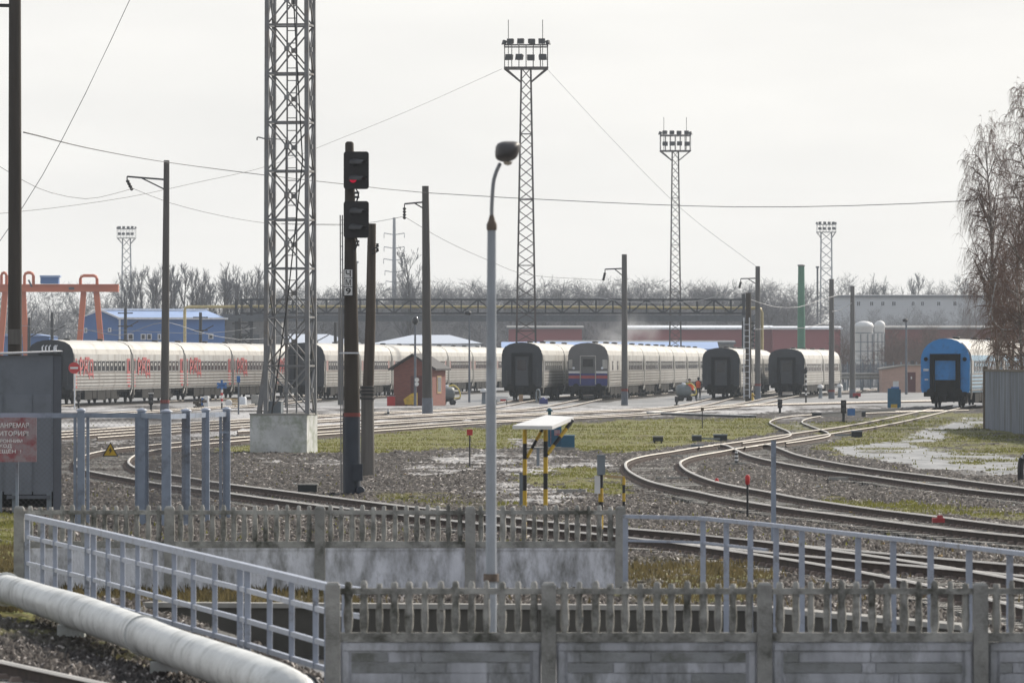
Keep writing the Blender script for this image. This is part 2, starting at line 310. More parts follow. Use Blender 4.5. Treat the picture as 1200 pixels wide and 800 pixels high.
# ------------------------------------------------------------------ the setting: ground, pit, far yard, hills
PIT = [(168, 711), (520, 713), (880, 715), (1130, 738), (1172, 806), (400, 806), (290, 748)]
GRASS = [
 ([(250, 514), (400, 506), (560, 503), (605, 506), (600, 524), (450, 530), (250, 531)], 1.0),
 ([(555, 507), (600, 499), (740, 494), (905, 491), (910, 510), (850, 516), (780, 524), (735, 531), (690, 528), (640, 516), (590, 513)], 1.0),
 ([(598, 555), (690, 546), (738, 560), (735, 582), (660, 576), (600, 566)], .9),
 ([(405, 577), (500, 578), (620, 590), (560, 600), (480, 588)], .55),
 ([(880, 500), (1000, 494), (1055, 487), (1100, 484), (1600, 500), (1600, 590), (1120, 549), (1045, 541), (990, 535), (950, 524), (985, 515)], .85),
 ([(960, 584), (1100, 591), (1500, 632), (1500, 640), (1100, 604), (975, 594)], .75),
 ([(-90, 590), (34, 604), (32, 735), (-90, 710)], 1.0),
 ([(30, 640), (420, 660), (420, 709), (60, 700)], .8),
 ([(738, 655), (880, 655), (890, 706), (738, 706)], .75),
 ([(-40, 700), (60, 720), (180, 762), (330, 800), (330, 815), (150, 775), (-40, 740)], .45),
 ([(960, 540), (1040, 553), (1210, 572), (1210, 578), (1040, 562), (960, 552)], .3),
]
PALE = [
 ([(470, 549), (530, 531), (640, 529), (725, 545), (640, 552), (600, 556), (565, 549), (500, 557)], 1.0),
 ([(560, 577), (600, 566), (655, 575), (690, 583), (650, 592), (590, 588)], .9),
 ([(300, 540), (430, 541), (430, 546), (300, 546)], .8),
 ([(575, 517), (595, 510), (625, 510), (640, 520), (600, 524)], .9),
 ([(-300, 430), (1500, 430), (1500, 476), (1065, 478), (900, 485), (760, 488), (600, 494), (450, 501), (300, 508), (150, 520), (-300, 528)], .95),  # yard strip: sky glare put into the pale colour, besides the gloss
 ([(880, 517), (935, 517), (915, 528), (880, 526)], .6),
 ([(905, 489), (940, 488), (960, 508), (930, 512)], .5),
]
WET = [
 ([(978, 524), (1050, 517), (1078, 505), (1130, 492), (1170, 490), (1170, 497), (1110, 505), (1105, 515), (1060, 521), (1150, 530), (1215, 540), (1400, 560), (1400, 576), (1215, 558), (1130, 556), (1060, 545), (990, 534)], 1.0),
]
def inside(px, py, poly):
    r = np.zeros(px.shape, bool); n = len(poly)
    for i in range(n):
        x1, y1 = poly[i]; x2, y2 = poly[(i+1) % n]
        if y1 == y2: continue
        c = ((y1 > py) != (y2 > py)) & (px < (x2-x1)*(py-y1)/(y2-y1)+x1); r ^= c
    return r
def vnoise(x, y, s, seed):                        # smooth value noise on the ground plane
    x = x/s; y = y/s; xi = np.floor(x).astype(int); yi = np.floor(y).astype(int); u = x-xi; v = y-yi; u = u*u*(3-2*u); v = v*v*(3-2*v)
    def h(a, b):
        n = (a*374761393+b*668265263+seed*974711) & 0x7fffffff; n = ((n ^ (n >> 13))*1274126177) & 0x7fffffff
        return (n % 10007)/10007.0
    return (h(xi, yi)*(1-u)+h(xi+1, yi)*u)*(1-v)+(h(xi, yi+1)*(1-u)+h(xi+1, yi+1)*u)*v
def classify(X, Y):                               # what covers the ground at X, Y (metres); regions were measured in the photograph
    px = 600+FPX*X/Y; py = HY+CAM_H*FPX/Y
    sc = FPX/Y
    e1 = (vnoise(X, Y, 1.3, 1)-.5)*26*sc/50+(vnoise(X, Y, .35, 2)-.5)*14*sc/50
    e2 = (vnoise(X, Y/6, .8, 3)-.5)*5+(vnoise(X, Y/4, .25, 4)-.5)*3
    g = np.zeros(X.shape); p = np.zeros(X.shape); w = np.zeros(X.shape)
    for poly, a in PALE: p = np.maximum(p, a*inside(px+e1*1.4, py+e2*1.3, poly))
    for poly, a in GRASS: g = np.maximum(g, a*inside(px+e1, py+e2, poly))
    for poly, a in WET: w = np.maximum(w, a*inside(px+e1*.7, py+e2*.8, poly))
    patch = vnoise(X, Y/2, .9, 5)*.6+vnoise(X, Y/2, .25, 6)*.4
    g = np.where(g > .99, np.where(patch > .2, 1, .3), np.where(patch < g*.75, g, g*.15)); w = w*np.where(vnoise(X/2.5, Y/9, .5, 31) > .36, 1, .35); g = np.where(w > .5, np.where(patch > .8, .7, 0), g)
    p = np.where(g > .5, 0, p*np.where(py > 512, np.clip((patch-.38)*3.2, 0, 1)*(.35+.65*patch), np.clip(vnoise(X/2.2, Y/11, 1.1, 41)*1.9+vnoise(X, Y/8, .9, 42)*.7-.78, .03, 1)))
    return px, py, g, p, w
def ground_material():
    m, t, b = new_mat('railway_ground'); l = t.links.new
    c = N('ShaderNodeTexCoord', t)
    def attr(n): a = N('ShaderNodeAttribute', t, attribute_name=n); return a.outputs['Fac']
    def mixc(f, a, bb):
        q = N('ShaderNodeMix', t, data_type='RGBA')
        for s, v in (('Factor', f), ('A', a), ('B', bb)):
            if isinstance(v, tuple): q.inputs[s].default_value = v+(1,)
            else: l(v, q.inputs[s])
        return q.outputs['Result']
    def ramp(fac, stops):
        r = N('ShaderNodeValToRGB', t); e = r.color_ramp.elements
        while len(e) < len(stops): e.new(0.5)
        for i, (p_, cc) in enumerate(stops): e[i].position = p_; e[i].color = cc+(1,)
        l(fac, r.inputs[0]); return r.outputs[0]
    def noise(s, d=3):
        n = N('ShaderNodeTexNoise', t); n.inputs['Scale'].default_value = s; n.inputs['Detail'].default_value = d; l(c.outputs['Object'], n.inputs['Vector']); return n.outputs[0]
    stone = ramp(attr('rnd'), [(0, (0.01, 0.009, 0.009)), (.5, (0.025, 0.0215, 0.0195)), (.82, (0.07, 0.061, 0.056)), (.93, (0.55, 0.53, 0.51))])
    tint = ramp(noise(.35, 4), [(.35, (0.85, 0.8, 0.78)), (.65, (1.15, 1.12, 1.1))])
    st = N('ShaderNodeMix', t, data_type='RGBA', blend_type='MULTIPLY'); st.inputs['Factor'].default_value = 1; l(stone, st.inputs['A']); l(tint, st.inputs['B'])
    pale = ramp(attr('rnd'), [(0, (0.13, 0.12, 0.118)), (.4, (0.33, 0.315, 0.31)), (1, (0.62, 0.6, 0.59))])
    grs = ramp(noise(1.6, 5), [(.3, (0.085, 0.065, 0.03)), (.42, (0.15, 0.13, 0.04)), (.65, (0.155, 0.17, 0.042))])
    wet = ramp(noise(.9, 6), [(.35, (0.055, 0.052, 0.05)), (.5, (0.2, 0.195, 0.19)), (.7, (0.42, 0.41, 0.4))])
    col = mixc(attr('pale'), st.outputs['Result'], pale); col = mixc(attr('grass'), col, grs); col = mixc(attr('wet'), col, wet)
    l(col, b.inputs['Base Color'])
    ro = N('ShaderNodeMath', t, operation='MULTIPLY_ADD'); l(attr('wet'), ro.inputs[0]); ro.inputs[1].default_value = -.36; ro.inputs[2].default_value = .72; l(ro.outputs[0], b.inputs['Roughness'])
    sp = N('ShaderNodeMath', t, operation='MAXIMUM'); l(attr('wet'), sp.inputs[0]); l(attr('pale'), sp.inputs[1]); s2 = N('ShaderNodeMath', t, operation='MULTIPLY_ADD'); l(sp.outputs[0], s2.inputs[0]); s2.inputs[1].default_value = .35; s2.inputs[2].default_value = .15; l(s2.outputs[0], b.inputs['Specular IOR Level'])
    rp = N('ShaderNodeMath', t, operation='MULTIPLY_ADD'); l(attr('pale'), rp.inputs[0]); rp.inputs[1].default_value = -.3; l(ro.outputs[0], rp.inputs[2]); l(rp.outputs[0], b.inputs['Roughness'])
    return m
M['ground'] = ground_material()
def build_near_ground():
    k = np.arange(0, int(math.log(430/40)/.00085)); Ys = 40*np.exp(k*.00085)
    NM = 70; u = np.concatenate([-1-np.linspace(9, .1, NM)*.06, np.linspace(-1, 1, 520), 1+np.linspace(.1, 9, NM)*.06])
    X = (u[None, :]*(.0835*Ys[:, None]+1.0)); X[:, :NM] -= 7*np.linspace(1, 0, NM)[None, :]; X[:, -NM:] += 7*np.linspace(0, 1, NM)[None, :]
    Y = np.repeat(Ys[:, None], len(u), 1)
    cell = (X[:, 10:11]*0+.035)
    X = X+rng.normal(0, .25, X.shape)*(.167*Y/520); Y = Y+rng.normal(0, .25, Y.shape)*.00085*Y
    px, py, g, p, w = classify(X, Y)
    cx, cy = np.floor(X/.055+.6*vnoise(X, Y, .09, 13)).astype(int), np.floor(Y/.075).astype(int)
    hh_ = (cx*374761393+cy*668265263) & 0x7fffffff; hh_ = ((hh_ ^ (hh_ >> 13))*1274126177) & 0x7fffffff; cellr = (hh_ % 9973)/9973.0
    amp = .03*(1-.6*np.maximum(g, 0))*(1-.75*w)*np.where(py < 508, .55, 1)*(1-.35*p)
    Z = (rng.normal(0, .6, X.shape)+(cellr-.5)*2.6)*amp+(vnoise(X, Y, 3.0, 8)-.5)*.08+(vnoise(X, Y, .5, 9)-.5)*.03-.01
    Z = np.clip(Z, -.1, .075); Z = Z+np.clip((512-py)/10, 0, 1)*.075; Z = np.where(w > .5, Z*.4-.01, Z)
    Z[:, 0] = -.6; Z[:, -1] = -.6
    nr, nc = X.shape
    co = np.stack([X, Y, Z], -1).reshape(-1, 3).astype(np.float32)
    idx = np.arange(nr*nc).reshape(nr, nc); q = np.stack([idx[:-1, :-1], idx[:-1, 1:], idx[1:, 1:], idx[1:, :-1]], -1).reshape(-1, 4)
    pit = inside(px, py, PIT)[:-1, :-1].reshape(-1); q = q[~pit]
    me = bpy.data.meshes.new('ground'); me.vertices.add(len(co)); me.vertices.foreach_set('co', co.reshape(-1))
    me.loops.add(q.size); me.loops.foreach_set('vertex_index', q.reshape(-1).astype(np.int32))
    me.polygons.add(len(q)); me.polygons.foreach_set('loop_start', np.arange(0, q.size, 4, dtype=np.int32))
    try: me.polygons.foreach_set('loop_total', np.full(len(q), 4, np.int32))
    except Exception: pass
    rnd = np.clip(cellr*.72+rng.random(X.shape)*.28, 0, 1)
    for n, a in (('grass', g), ('pale', p), ('wet', w), ('rnd', rnd)):
        at = me.attributes.new(n, 'FLOAT', 'POINT'); at.data.foreach_set('value', a.reshape(-1).astype(np.float32))
    me.update(); me.validate(); me.materials.append(M['ground'])
    o = bpy.data.objects.new('ground', me); COL.objects.link(o); return structure(o)
build_near_ground()

m, t, b = new_mat('far_yard_ground')                       # dusty yard with sky glare put into its pale tone, running to brown earth
c = N('ShaderNodeTexCoord', t); n = N('ShaderNodeTexNoise', t); n.inputs['Scale'].default_value = .25; n.inputs['Detail'].default_value = 8
r = N('ShaderNodeValToRGB', t); r.color_ramp.elements[0].position = .35; r.color_ramp.elements[1].position = .65
r.color_ramp.elements[0].color = (0.05, 0.046, 0.043, 1); r.color_ramp.elements[1].color = (0.34, 0.325, 0.31, 1)
t.links.new(c.outputs['Object'], n.inputs['Vector']); t.links.new(n.outputs[0], r.inputs[0]); t.links.new(r.outputs[0], b.inputs['Base Color']); b.inputs['Roughness'].default_value = .42
M['yard'] = m
g = MB(); ys = [-300, 415, 424, 500, 700, 1000, 2000, 7500]; zs = [-.6, -.6, .05, .05, -.02, -.02, -.02, -.02]
xs = [-2500, -600, -150, -40, 40, 150, 600, 2500]
for i, y in enumerate(ys):
    for x in xs: g.v.append((x, y, zs[i]))
for i in range(len(ys)-1):
    for j in range(len(xs)-1):
        a = i*len(xs)+j; g.f.append((a, a+1, a+1+len(xs), a+len(xs))); g.m.append(0); g.sm.append(False)
structure(g.build('ground', M['yard']))
hm = mat('hazy_hillside', (0.075, 0.062, 0.055), 0.95, var=0.35, scale=.06)
nx, ny = 90, 14; hv = []
for j in range(ny):
    for i in range(nx):
        x = -420+840*i/(nx-1); y = 1120+j*60; e = min(1, j/7); e = e*e*(3-2*e)
        h = 6.5+1.5*math.sin(x*.011+1)+2.0*math.sin(x*.027)+(5.0/(1+math.exp(-(x-70)/14)))
        hv.append((x, y+10*math.sin(x*.05), -1.2+e*h+.8*random.random()*e))
hf = [(j*nx+i, j*nx+i+1, (j+1)*nx+i+1, (j+1)*nx+i) for j in range(ny-1) for i in range(nx-1)]
h = MB().add(hv, hf, 0, True); structure(h.build('hills', hm))

# pit behind the front fence: retaining wall with a pale coping
edge = [base(x, y) for x, y in [(290, 748), (168, 711), (520, 713), (880, 715), (1130, 738), (1172, 806)]]
t_ = thing('retaining_wall', 'low shade darkened concrete retaining wall of the sunken pit behind the nearest concrete fence', 'retaining wall', edge[2])
wl, cp = MB(), MB()
for ie, (a, b_) in enumerate(zip(edge[:-1], edge[1:])):
    d = (b_-a).normalized(); nrm = Vector((-d.y, d.x, 0)); off = nrm*.12
    for z0, z1, mbx, wdt in ((-1.6, .0, wl, .22), (.0, .06, cp, .3)):
        if ie == 0 and mbx is cp: continue
        p0, p1 = a+nrm*.1, b_+nrm*.1; mbx.bar(p0+Vector((0, 0, (z0+z1)/2)), p1+Vector((0, 0, (z0+z1)/2)), wdt, z1-z0)
wl.build('wall', M['wall_dk'], t_, world=True); cp.build('coping', M['coping'], t_, world=True)
fl = MB(); pc = [base(x, y) for x, y in PIT]; fl.add([(p.x*1.0, p.y, -.75) for p in pc], [tuple(range(len(pc)))])
structure(fl.build('ground', M['wall_dk']))

# ------------------------------------------------------------------ railway tracks
RT = .18                                           # height of the rail head above the ground
def rail_mesh(line, off):
    mb = MB(); prof = [(-.024, 0), (-.036, -.022), (-.036, -.035), (-.012, -.045), (-.012, -.125), (-.065, -.145), (-.065, -.155), (.065, -.155), (.065, -.145), (.012, -.125), (.012, -.045), (.036, -.035), (.036, -.022), (.024, 0)]
    n = len(prof); pts = []
    for i, p in enumerate(line):
        d = (line[min(i+1, len(line)-1)]-line[max(i-1, 0)]); d.z = 0; d.normalize(); nn = Vector((d.y, -d.x, 0))
        for a, z in prof: q = p+nn*(off+a); pts.append((q.x, q.y, RT+z))
    k = len(line); fs = []; ms = []
    for i in range(k-1):
        for j in range(n):
            mb.f.append((i*n+j, i*n+(j+1) % n, (i+1)*n+(j+1) % n, (i+1)*n+j)); mb.m.append(1 if j in (n-1, 0, n-2) else 0); mb.sm.append(False)
    mb.v = pts; mb.f += [tuple(range(n)), tuple(range((k-1)*n, k*n))]; mb.m += [0, 0]; mb.sm += [False, False]
    return mb
SL = MB(); SL.box((0, 0, 0), (2.5, .26, .2)).box((0, 0, .02), (2.5, .2, .17))
sleeper_me = None
def track(name_label, pts, near=0, step=.58, world=False, bed=None):
    global sleeper_me
    line = catmull([p if world else P(p[0], p[1], RT) for p in pts], 1.5)
    for p in line: p.z = 0
    o = line[len(line)//2]; root = thing('railway_track', name_label, 'track', (o.x, o.y, 0), 0, 'tracks of the railway yard')
    for s in (-1, 1): rail_mesh(line, s*.778).build('rail', [M['rail_side'], M['rail_top']], root, world=True, fix=True)
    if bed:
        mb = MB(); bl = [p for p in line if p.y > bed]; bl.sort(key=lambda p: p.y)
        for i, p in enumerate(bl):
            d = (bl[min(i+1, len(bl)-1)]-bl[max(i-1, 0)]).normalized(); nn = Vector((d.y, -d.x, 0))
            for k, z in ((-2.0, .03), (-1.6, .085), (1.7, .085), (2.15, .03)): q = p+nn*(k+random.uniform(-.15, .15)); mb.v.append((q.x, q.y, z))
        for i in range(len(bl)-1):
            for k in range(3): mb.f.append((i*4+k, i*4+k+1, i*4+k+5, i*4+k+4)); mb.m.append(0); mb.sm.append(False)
        mb.build('shaded_ballast_bed', M['bed'], root, world=True)  # strip darkened in its colour for the shade beneath standing coaches
    acc = 0; pos = []
    for a, b_ in zip(line[:-1], line[1:]):
        L_ = (b_-a).length; d = (b_-a)/L_
        while acc < L_: pos.append((a+d*acc, math.atan2(d.y, d.x)+PI/2)); acc += step
        acc -= L_
    pos.sort(key=lambda q: q[0].y)
    mb = MB()
    for i, (p, a) in enumerate(pos):
        if p.y < 45: continue
        if i < near:
            if sleeper_me is None: so = SL.build('sleeper', M['sleeper'], root); sleeper_me = so.data
            else: so = bpy.data.objects.new('sleeper', sleeper_me); COL.objects.link(so); so.parent = root
            so.location = (p.x-o.x, p.y-o.y, -.066+random.uniform(-.012, .012)); so.rotation_euler = (0, 0, a+random.uniform(-.02, .02))
        else: mb.box((p.x, p.y, -.082+random.uniform(-.015, .01)), (2.5, .26, .2), a)
    if mb.v: mb.build('sleepers', M['sleeper'], root, world=True, fix=False)['kind'] = 'stuff'
    if near:
        mb = MB()
        for p, a in pos:
            if 60 < p.y < 235:
                d = Vector((math.cos(a), math.sin(a), 0))
                for s in (-1, 1):
                    for k in (-1, 1): q = p+d*(s*.778+k*.115); mb.box((q.x, q.y, .055), (.12, .14, .05), a, 0, .6)
        if mb.v: mb.build('rail_clips', M['clip'], root, world=True, fix=False)['kind'] = 'stuff'
    return line
C_MAIN = [(560, 494), (420, 504), (300, 512), (240, 517), (190, 522), (156, 526), (130, 532), (119, 540), (128, 548), (156, 554), (190, 559.5), (224, 565.5), (290, 574), (400, 588.5), (475, 597), (555, 606), (615, 612.5), (734, 622.5), (820, 631), (900, 640), (1050, 654), (1200, 667), (1330, 679), (1750, 717)]
track('long curving track that sweeps round at the left and passes behind the concrete fences', C_MAIN, near=100)
track('looping track with the wide bend in mid picture, nearest the long curving one', [(861, 521.5), (840, 524), (815, 528.5), (785, 533.5), (770, 538), (765, 542.5), (772, 551), (795, 561.5), (825, 569), (860, 575.5), (900, 583.5), (975, 595), (1032, 602), (1118, 613), (1200, 622), (1330, 634), (1750, 673)], near=100)
track('looping track that bends close to the wet path at the right', [(870, 520), (878, 521), (890, 526), (905, 532), (930, 538), (965, 544.5), (1005, 550.5), (1050, 556), (1120, 565.5), (1200, 575), (1330, 588), (1750, 630)], near=100)
track('track running up to the front of the bright blue coach', [(846, 523.5), (861, 521), (887, 517.5), (925, 511.5), (970, 504.5), (1005, 499.5), (1050, 491), (1085, 483.2), (1107, 478), (1130, 474)], near=0)
track('short S shaped connecting track beside the black trough', [(1120, 480), (1040, 482), (985, 484.3), (945, 487), (928, 490), (921, 494), (932, 499.5), (946, 505), (948, 510), (925, 514.5), (895, 518.5)], near=0)
def approach(front, ang, px):                      # a track in line with a train, then on through measured pixels
    f = Vector(front); d = Vector((math.sin(ang), math.cos(ang), 0))
    return [f+d*170, f+d*60, f+d*5]+[P(x, y, RT) for x, y in px]
TR = {  # front centre of each train (x, D), heading
 'left': ((-30.9, 428.6), R(5.8)), 'second': ((-16.0, 493), R(5.0)), 'third': ((0.75, 484), R(4.4)),
 'striped': ((5.85, 493), R(4.4)), 'fifth': ((16.65, 510), R(4.4)), 'sixth': ((23.45, 547), R(6.5)), 'blue': ((27.15, 401), R(9.0))}
def fr(k): (x, y), a = TR[k]; return (x, y, 0), a
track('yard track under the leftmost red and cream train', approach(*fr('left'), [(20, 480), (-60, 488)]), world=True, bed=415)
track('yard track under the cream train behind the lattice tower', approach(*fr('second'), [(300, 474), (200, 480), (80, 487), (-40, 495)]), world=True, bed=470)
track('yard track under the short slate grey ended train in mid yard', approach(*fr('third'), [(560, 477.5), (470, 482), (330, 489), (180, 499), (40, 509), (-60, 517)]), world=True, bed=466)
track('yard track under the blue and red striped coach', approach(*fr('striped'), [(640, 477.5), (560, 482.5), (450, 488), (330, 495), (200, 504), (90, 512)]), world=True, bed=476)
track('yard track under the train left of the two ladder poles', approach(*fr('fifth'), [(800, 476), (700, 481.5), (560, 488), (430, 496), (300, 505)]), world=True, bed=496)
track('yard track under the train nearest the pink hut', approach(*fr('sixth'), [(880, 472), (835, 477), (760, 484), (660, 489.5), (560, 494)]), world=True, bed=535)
track('plain yard track passing between the trains and the blue cabinet', [(760, 484), (850, 475.5), (940, 472.5), (1040, 470), (1140, 468)])
LO = Vector((-.746, -.22, 0))
track('single track with a polished head at the lower left corner before the grey pipe', [P(0, 773, RT)+LO-(P(125, 800, RT)-P(0, 773, RT))*4, P(0, 773, RT)+LO, P(125, 800, RT)+LO, P(330, 846, RT)+LO], world=True, near=60)

track('diverging track at the lower right that leaves the long curving track', [(760, 625), (820, 631), (900, 641.5), (1000, 656), (1100, 673), (1200, 693), (1330, 722), (1600, 782)], near=50)
for x, y, wpx, ang, lab in ((783, 536, 34, .1, 'pale concrete bar between the rails at the top of the wide loop'), (788, 562.5, 36, .05, 'pale concrete bar between the rails at the bottom of the wide loop'), (985, 562.5, 27, .1, 'pale plank lying on the ballast right of the tall grey post'), (670, 577.5, 34, -.1, 'white slab lying on the gravel right of the striped shelter'), (1098, 569, 24, .3, 'short plank on the ballast between the two looping tracks'), (930, 549, 18, -.2, 'small pale board on the ballast near the striped lantern')):
    p = base(x, y); s = FPX/p.y; t_ = thing('concrete_bar', lab, 'bar', (p.x, p.y, 0), ang); mb = MB(); mb.box((0, 0, .05), (wpx/s, .22, .08)); mb.build('bar', M['coping'], t_)
    mb = MB(); mb.box((wpx/s*.3, 0, .097), (.06, .16, .012)); mb.build('iron_strap', M['iron'], t_)
# wind-blown litter and dead leaves on the ballast
mb = MB(); n_ = 0
while n_ < 260:
    x, y = random.uniform(-20, 1220), random.uniform(515, 690)
    if inside(np.array([float(x)]), np.array([float(y)]), PIT)[0]: continue
    p = base(x, y); s_ = random.uniform(.03, .08); a = random.uniform(0, 3); mb.box((p.x, p.y, .06), (s_, s_*random.uniform(.4, 1), random.uniform(.015, .04)), a, random.choice((0, 1, 1, 2, 2, 3))); n_ += 1
tag(mb.build('litter', [M['white'], M['crate'], M['rustpost'], M['coping']], None, fix=False), 'small litter and dead leaves scattered over the ballast', 'litter', None, 'stuff')

# grass blades on the grassy ground
def blades(n, lo, hi, name, m, ysel, label):
    px = rng.uniform(-60, 1260, n*4); py = rng.uniform(ysel[0], ysel[1], n*4)
    Y = CAM_H*FPX/(py-HY); X = (px-600)*Y/FPX
    _, _, g, p, w = classify(X, Y); pit = inside(px, py, PIT)
    k = (rng.random(n*4) < np.clip(g, .02, 1)) & ~pit; X, Y = X[k][:n], Y[k][:n]; n = len(X)
    zo = np.clip((512-(HY+CAM_H*FPX/Y))/10, 0, 1)*.075
    h = rng.uniform(lo, hi, n)*(.6+.8*vnoise(X, Y, 1.2, 21)); wd = rng.uniform(.008, .02, n)*(1+Y/150); a = rng.uniform(0, PI, n); lx, ly = rng.normal(0, .4, n)*h, rng.normal(0, .4, n)*h
    v = np.zeros((n, 3, 3)); v[:, 0] = np.stack([X-np.cos(a)*wd, Y-np.sin(a)*wd, zo-.03], -1); v[:, 1] = np.stack([X+np.cos(a)*wd, Y+np.sin(a)*wd, zo-.03], -1); v[:, 2] = np.stack([X+lx, Y+ly, h+zo], -1)
    me = bpy.data.meshes.new(name); me.vertices.add(n*3); me.vertices.foreach_set('co', v.reshape(-1).astype(np.float32))
    me.loops.add(n*3); me.loops.foreach_set('vertex_index', np.arange(n*3, dtype=np.int32)); me.polygons.add(n); me.polygons.foreach_set('loop_start', np.arange(0, n*3, 3, dtype=np.int32)); me.update(); me.validate()
    me.materials.append(m); o = bpy.data.objects.new(name, me); COL.objects.link(o); return tag(o, label, 'grass', None, 'stuff')
blades(60000, .02, .07, 'grass', M['grass'], (487, 640), 'short winter grass between the yard tracks')
blades(16000, .04, .13, 'dry_grass', M['drygrass'], (640, 715), 'longer dry grass around the concrete fences')

# ------------------------------------------------------------------ foreground: concrete fences, railings, pipe, lamp, kiosk
def concrete_fence(label, x0px, y_top, s, nb, panel_mat, end_right=True, planks=True):
    D = FPX/s; X0 = (x0px-600)/s; ztop = CAM_H-(y_top-HY)/s
    root = thing('concrete_fence', label, 'fence', (X0, D, 0)); pw = .135
    zr = ztop-.475; H = ztop
    for i in range(nb+1):
        mb = MB(); mb.box((i*2.0, 0, H/2-.15), (pw, .15, H+.3)); mb.box((i*2.0, 0, H+.012), (pw*.9, .13, .024), 0, 0, .8)
        mb.build('post', M['fence_post'], root)
    for i in range(nb):
        a, b_ = i*2.0+pw/2+.004, (i+1)*2.0-pw/2-.004; L_ = b_-a
        mb = MB(); mb.bx(a, b_, -.045, .045, zr-.05, zr+.035); mb.bx(a, b_, -.035, .035, ztop-.085, ztop-.03)
        k = 13
        for j in range(k):
            x = a+L_*(j+.5)/k; w = .033+random.uniform(-.002, .002); y = random.uniform(-.012, .012); x += random.uniform(-.008, .008); w *= random.uniform(.86, 1.08)
            mb.lathe([(w*.8, zr+.03), (w*1.15, zr+.1), (w*1.25, zr+.2), (w, zr+.3), (w*1.1, ztop-.1), (w*.95, ztop-.03), (w*.95, ztop+.012), (w*.55, ztop+.03+random.choice((-.025, 0, .005, .008, .012)))], (x, y, 0), 8)
            if random.random() < .12: mb.box((x+.01, -.03, zr+random.uniform(.1, .3)), (.05, .03, .06), .4)
        mb.build('baluster_panel', M['fence'], root)
        mb = MB(); z1 = zr-.055
        mb.bx(a, b_, -.03, .03, -.3, z1)
        if planks:
            mb.bx(a+.02, b_-.02, -.05, -.028, z1-.075, z1-.02); mb.bx(a+.02, a+.075, -.05, -.028, -.25, z1-.08); mb.bx(b_-.075, b_-.02, -.05, -.028, -.25, z1-.08)
            for r_ in range(6):
                zt = z1-.095-r_*.098; xs = [a+.1] + sorted(random.uniform(a+.2, b_-.2) for _ in range(2)) + [b_-.1]
                for u, v in zip(xs[:-1], xs[1:]): mb.bx(u+.004, v-.004, -.047+random.uniform(0, .008), -.028, zt-.086, zt, random.choice((0, 0, 1)))
        else:
            mb.bx(a, b_, -.04, -.028, z1-.03, z1)
        mb.build('lower_panel', [panel_mat, M['panel_dk']], root)
    return root
concrete_fence('nearest concrete fence of planked panels topped with grey balusters', 390, 685, 126.5, 6, M['fence_panel'])
concrete_fence('farther concrete fence with peeling whitewashed panels under its balusters', 22.5, 595, 88.1, 4, M['whitewash'], planks=False)

def polyline_at(pts, x):
    for (x0, p), (x1, q) in zip(pts[:-1], pts[1:]):
        if x0 <= x <= x1: return p.lerp(q, (x-x0)/(x1-x0))
# left railing
hr = lambda x: 1.055-.105*min(1, max(0, (x-32)/300))
tops = [(x, P(x, y, hr(x))) for x, y in [(32, 602), (105, 617.5), (285, 659), (385, 683), (424, 688)]]
root = thing('steel_railing', 'grey blue steel railing of square bars climbing beside the thick pale pipe', 'railing', (tops[2][1].x, tops[2][1].y, 0))
top, mid = MB(), {}
for (x0, p), (x1, q) in zip(tops[:-1], tops[1:]):
    top.bar(p+Vector((0, 0, -.035)), q+Vector((0, 0, -.035)), .075, .07)
top.build('handrail', M['railing'], root, world=True)
for z in (.68, .37, .13):
    mb = MB()
    for (x0, p), (x1, q) in zip(tops[:-1], tops[1:]):
        a, b_ = p.copy(), q.copy(); a.z *= z/.95; b_.z *= z/.95; mb.bar(a, b_, .045, .05)
    mb.build('horizontal_bar', M['railing'], root, world=True)
for x in (32, 102.5, 110.5, 282, 290.5, 384):
    p = polyline_at(tops, x if x > 32 else 32.01); mb = MB(); mb.bx(p.x-.032, p.x+.032, p.y-.05, p.y+.05, -.1, p.z-.07); mb.build('post', M['railing'], root, world=True)
for x in (51, 66, 83, 130, 149, 168, 189.5, 211.5, 233, 256, 318, 344, 371, 404):
    p = polyline_at(tops, x); mb = MB(); mb.bx(p.x-.027, p.x+.027, p.y-.04, p.y+.04, .1, p.z-.065); mb.build('upright', M['railing'], root, world=True)
# right railing
rt = [(x, P(x, y, 1.15)) for x, y in [(732, 602), (820, 604), (900, 611.5), (1000, 622.5), (1100, 633.5), (1200, 645), (1300, 657), (1500, 680)]]
root = thing('steel_railing', 'slim pale blue railing on tall posts along the pit at the right', 'railing', (rt[2][1].x, rt[2][1].y, 0))
mb = MB()
for (x0, p), (x1, q) in zip(rt[:-1], rt[1:]): mb.bar(p-Vector((0, 0, .03)), q-Vector((0, 0, .03)), .07, .045)
mb.build('handrail', M['railing2'], root, world=True)
mb = MB()
for (x0, p), (x1, q) in zip(rt[:2], rt[1:3]):
    a, b_ = p.copy(), q.copy(); a.z = b_.z = .82; mb.bar(a, b_, .03, .03)
mb.build('horizontal_bar', M['railing2'], root, world=True)
for x in (733, 824, 852, 880, 910, 941, 972, 1006, 1048, 1091, 1137, 1184, 1232, 1283, 1336, 1392, 1450):
    p = polyline_at(rt, x); mb = MB(); w = .033; mb.bx(p.x-w, p.x+w, p.y-.035, p.y+.035, -.7, 1.09); mb.build('post', M['railing2'], root, world=True)
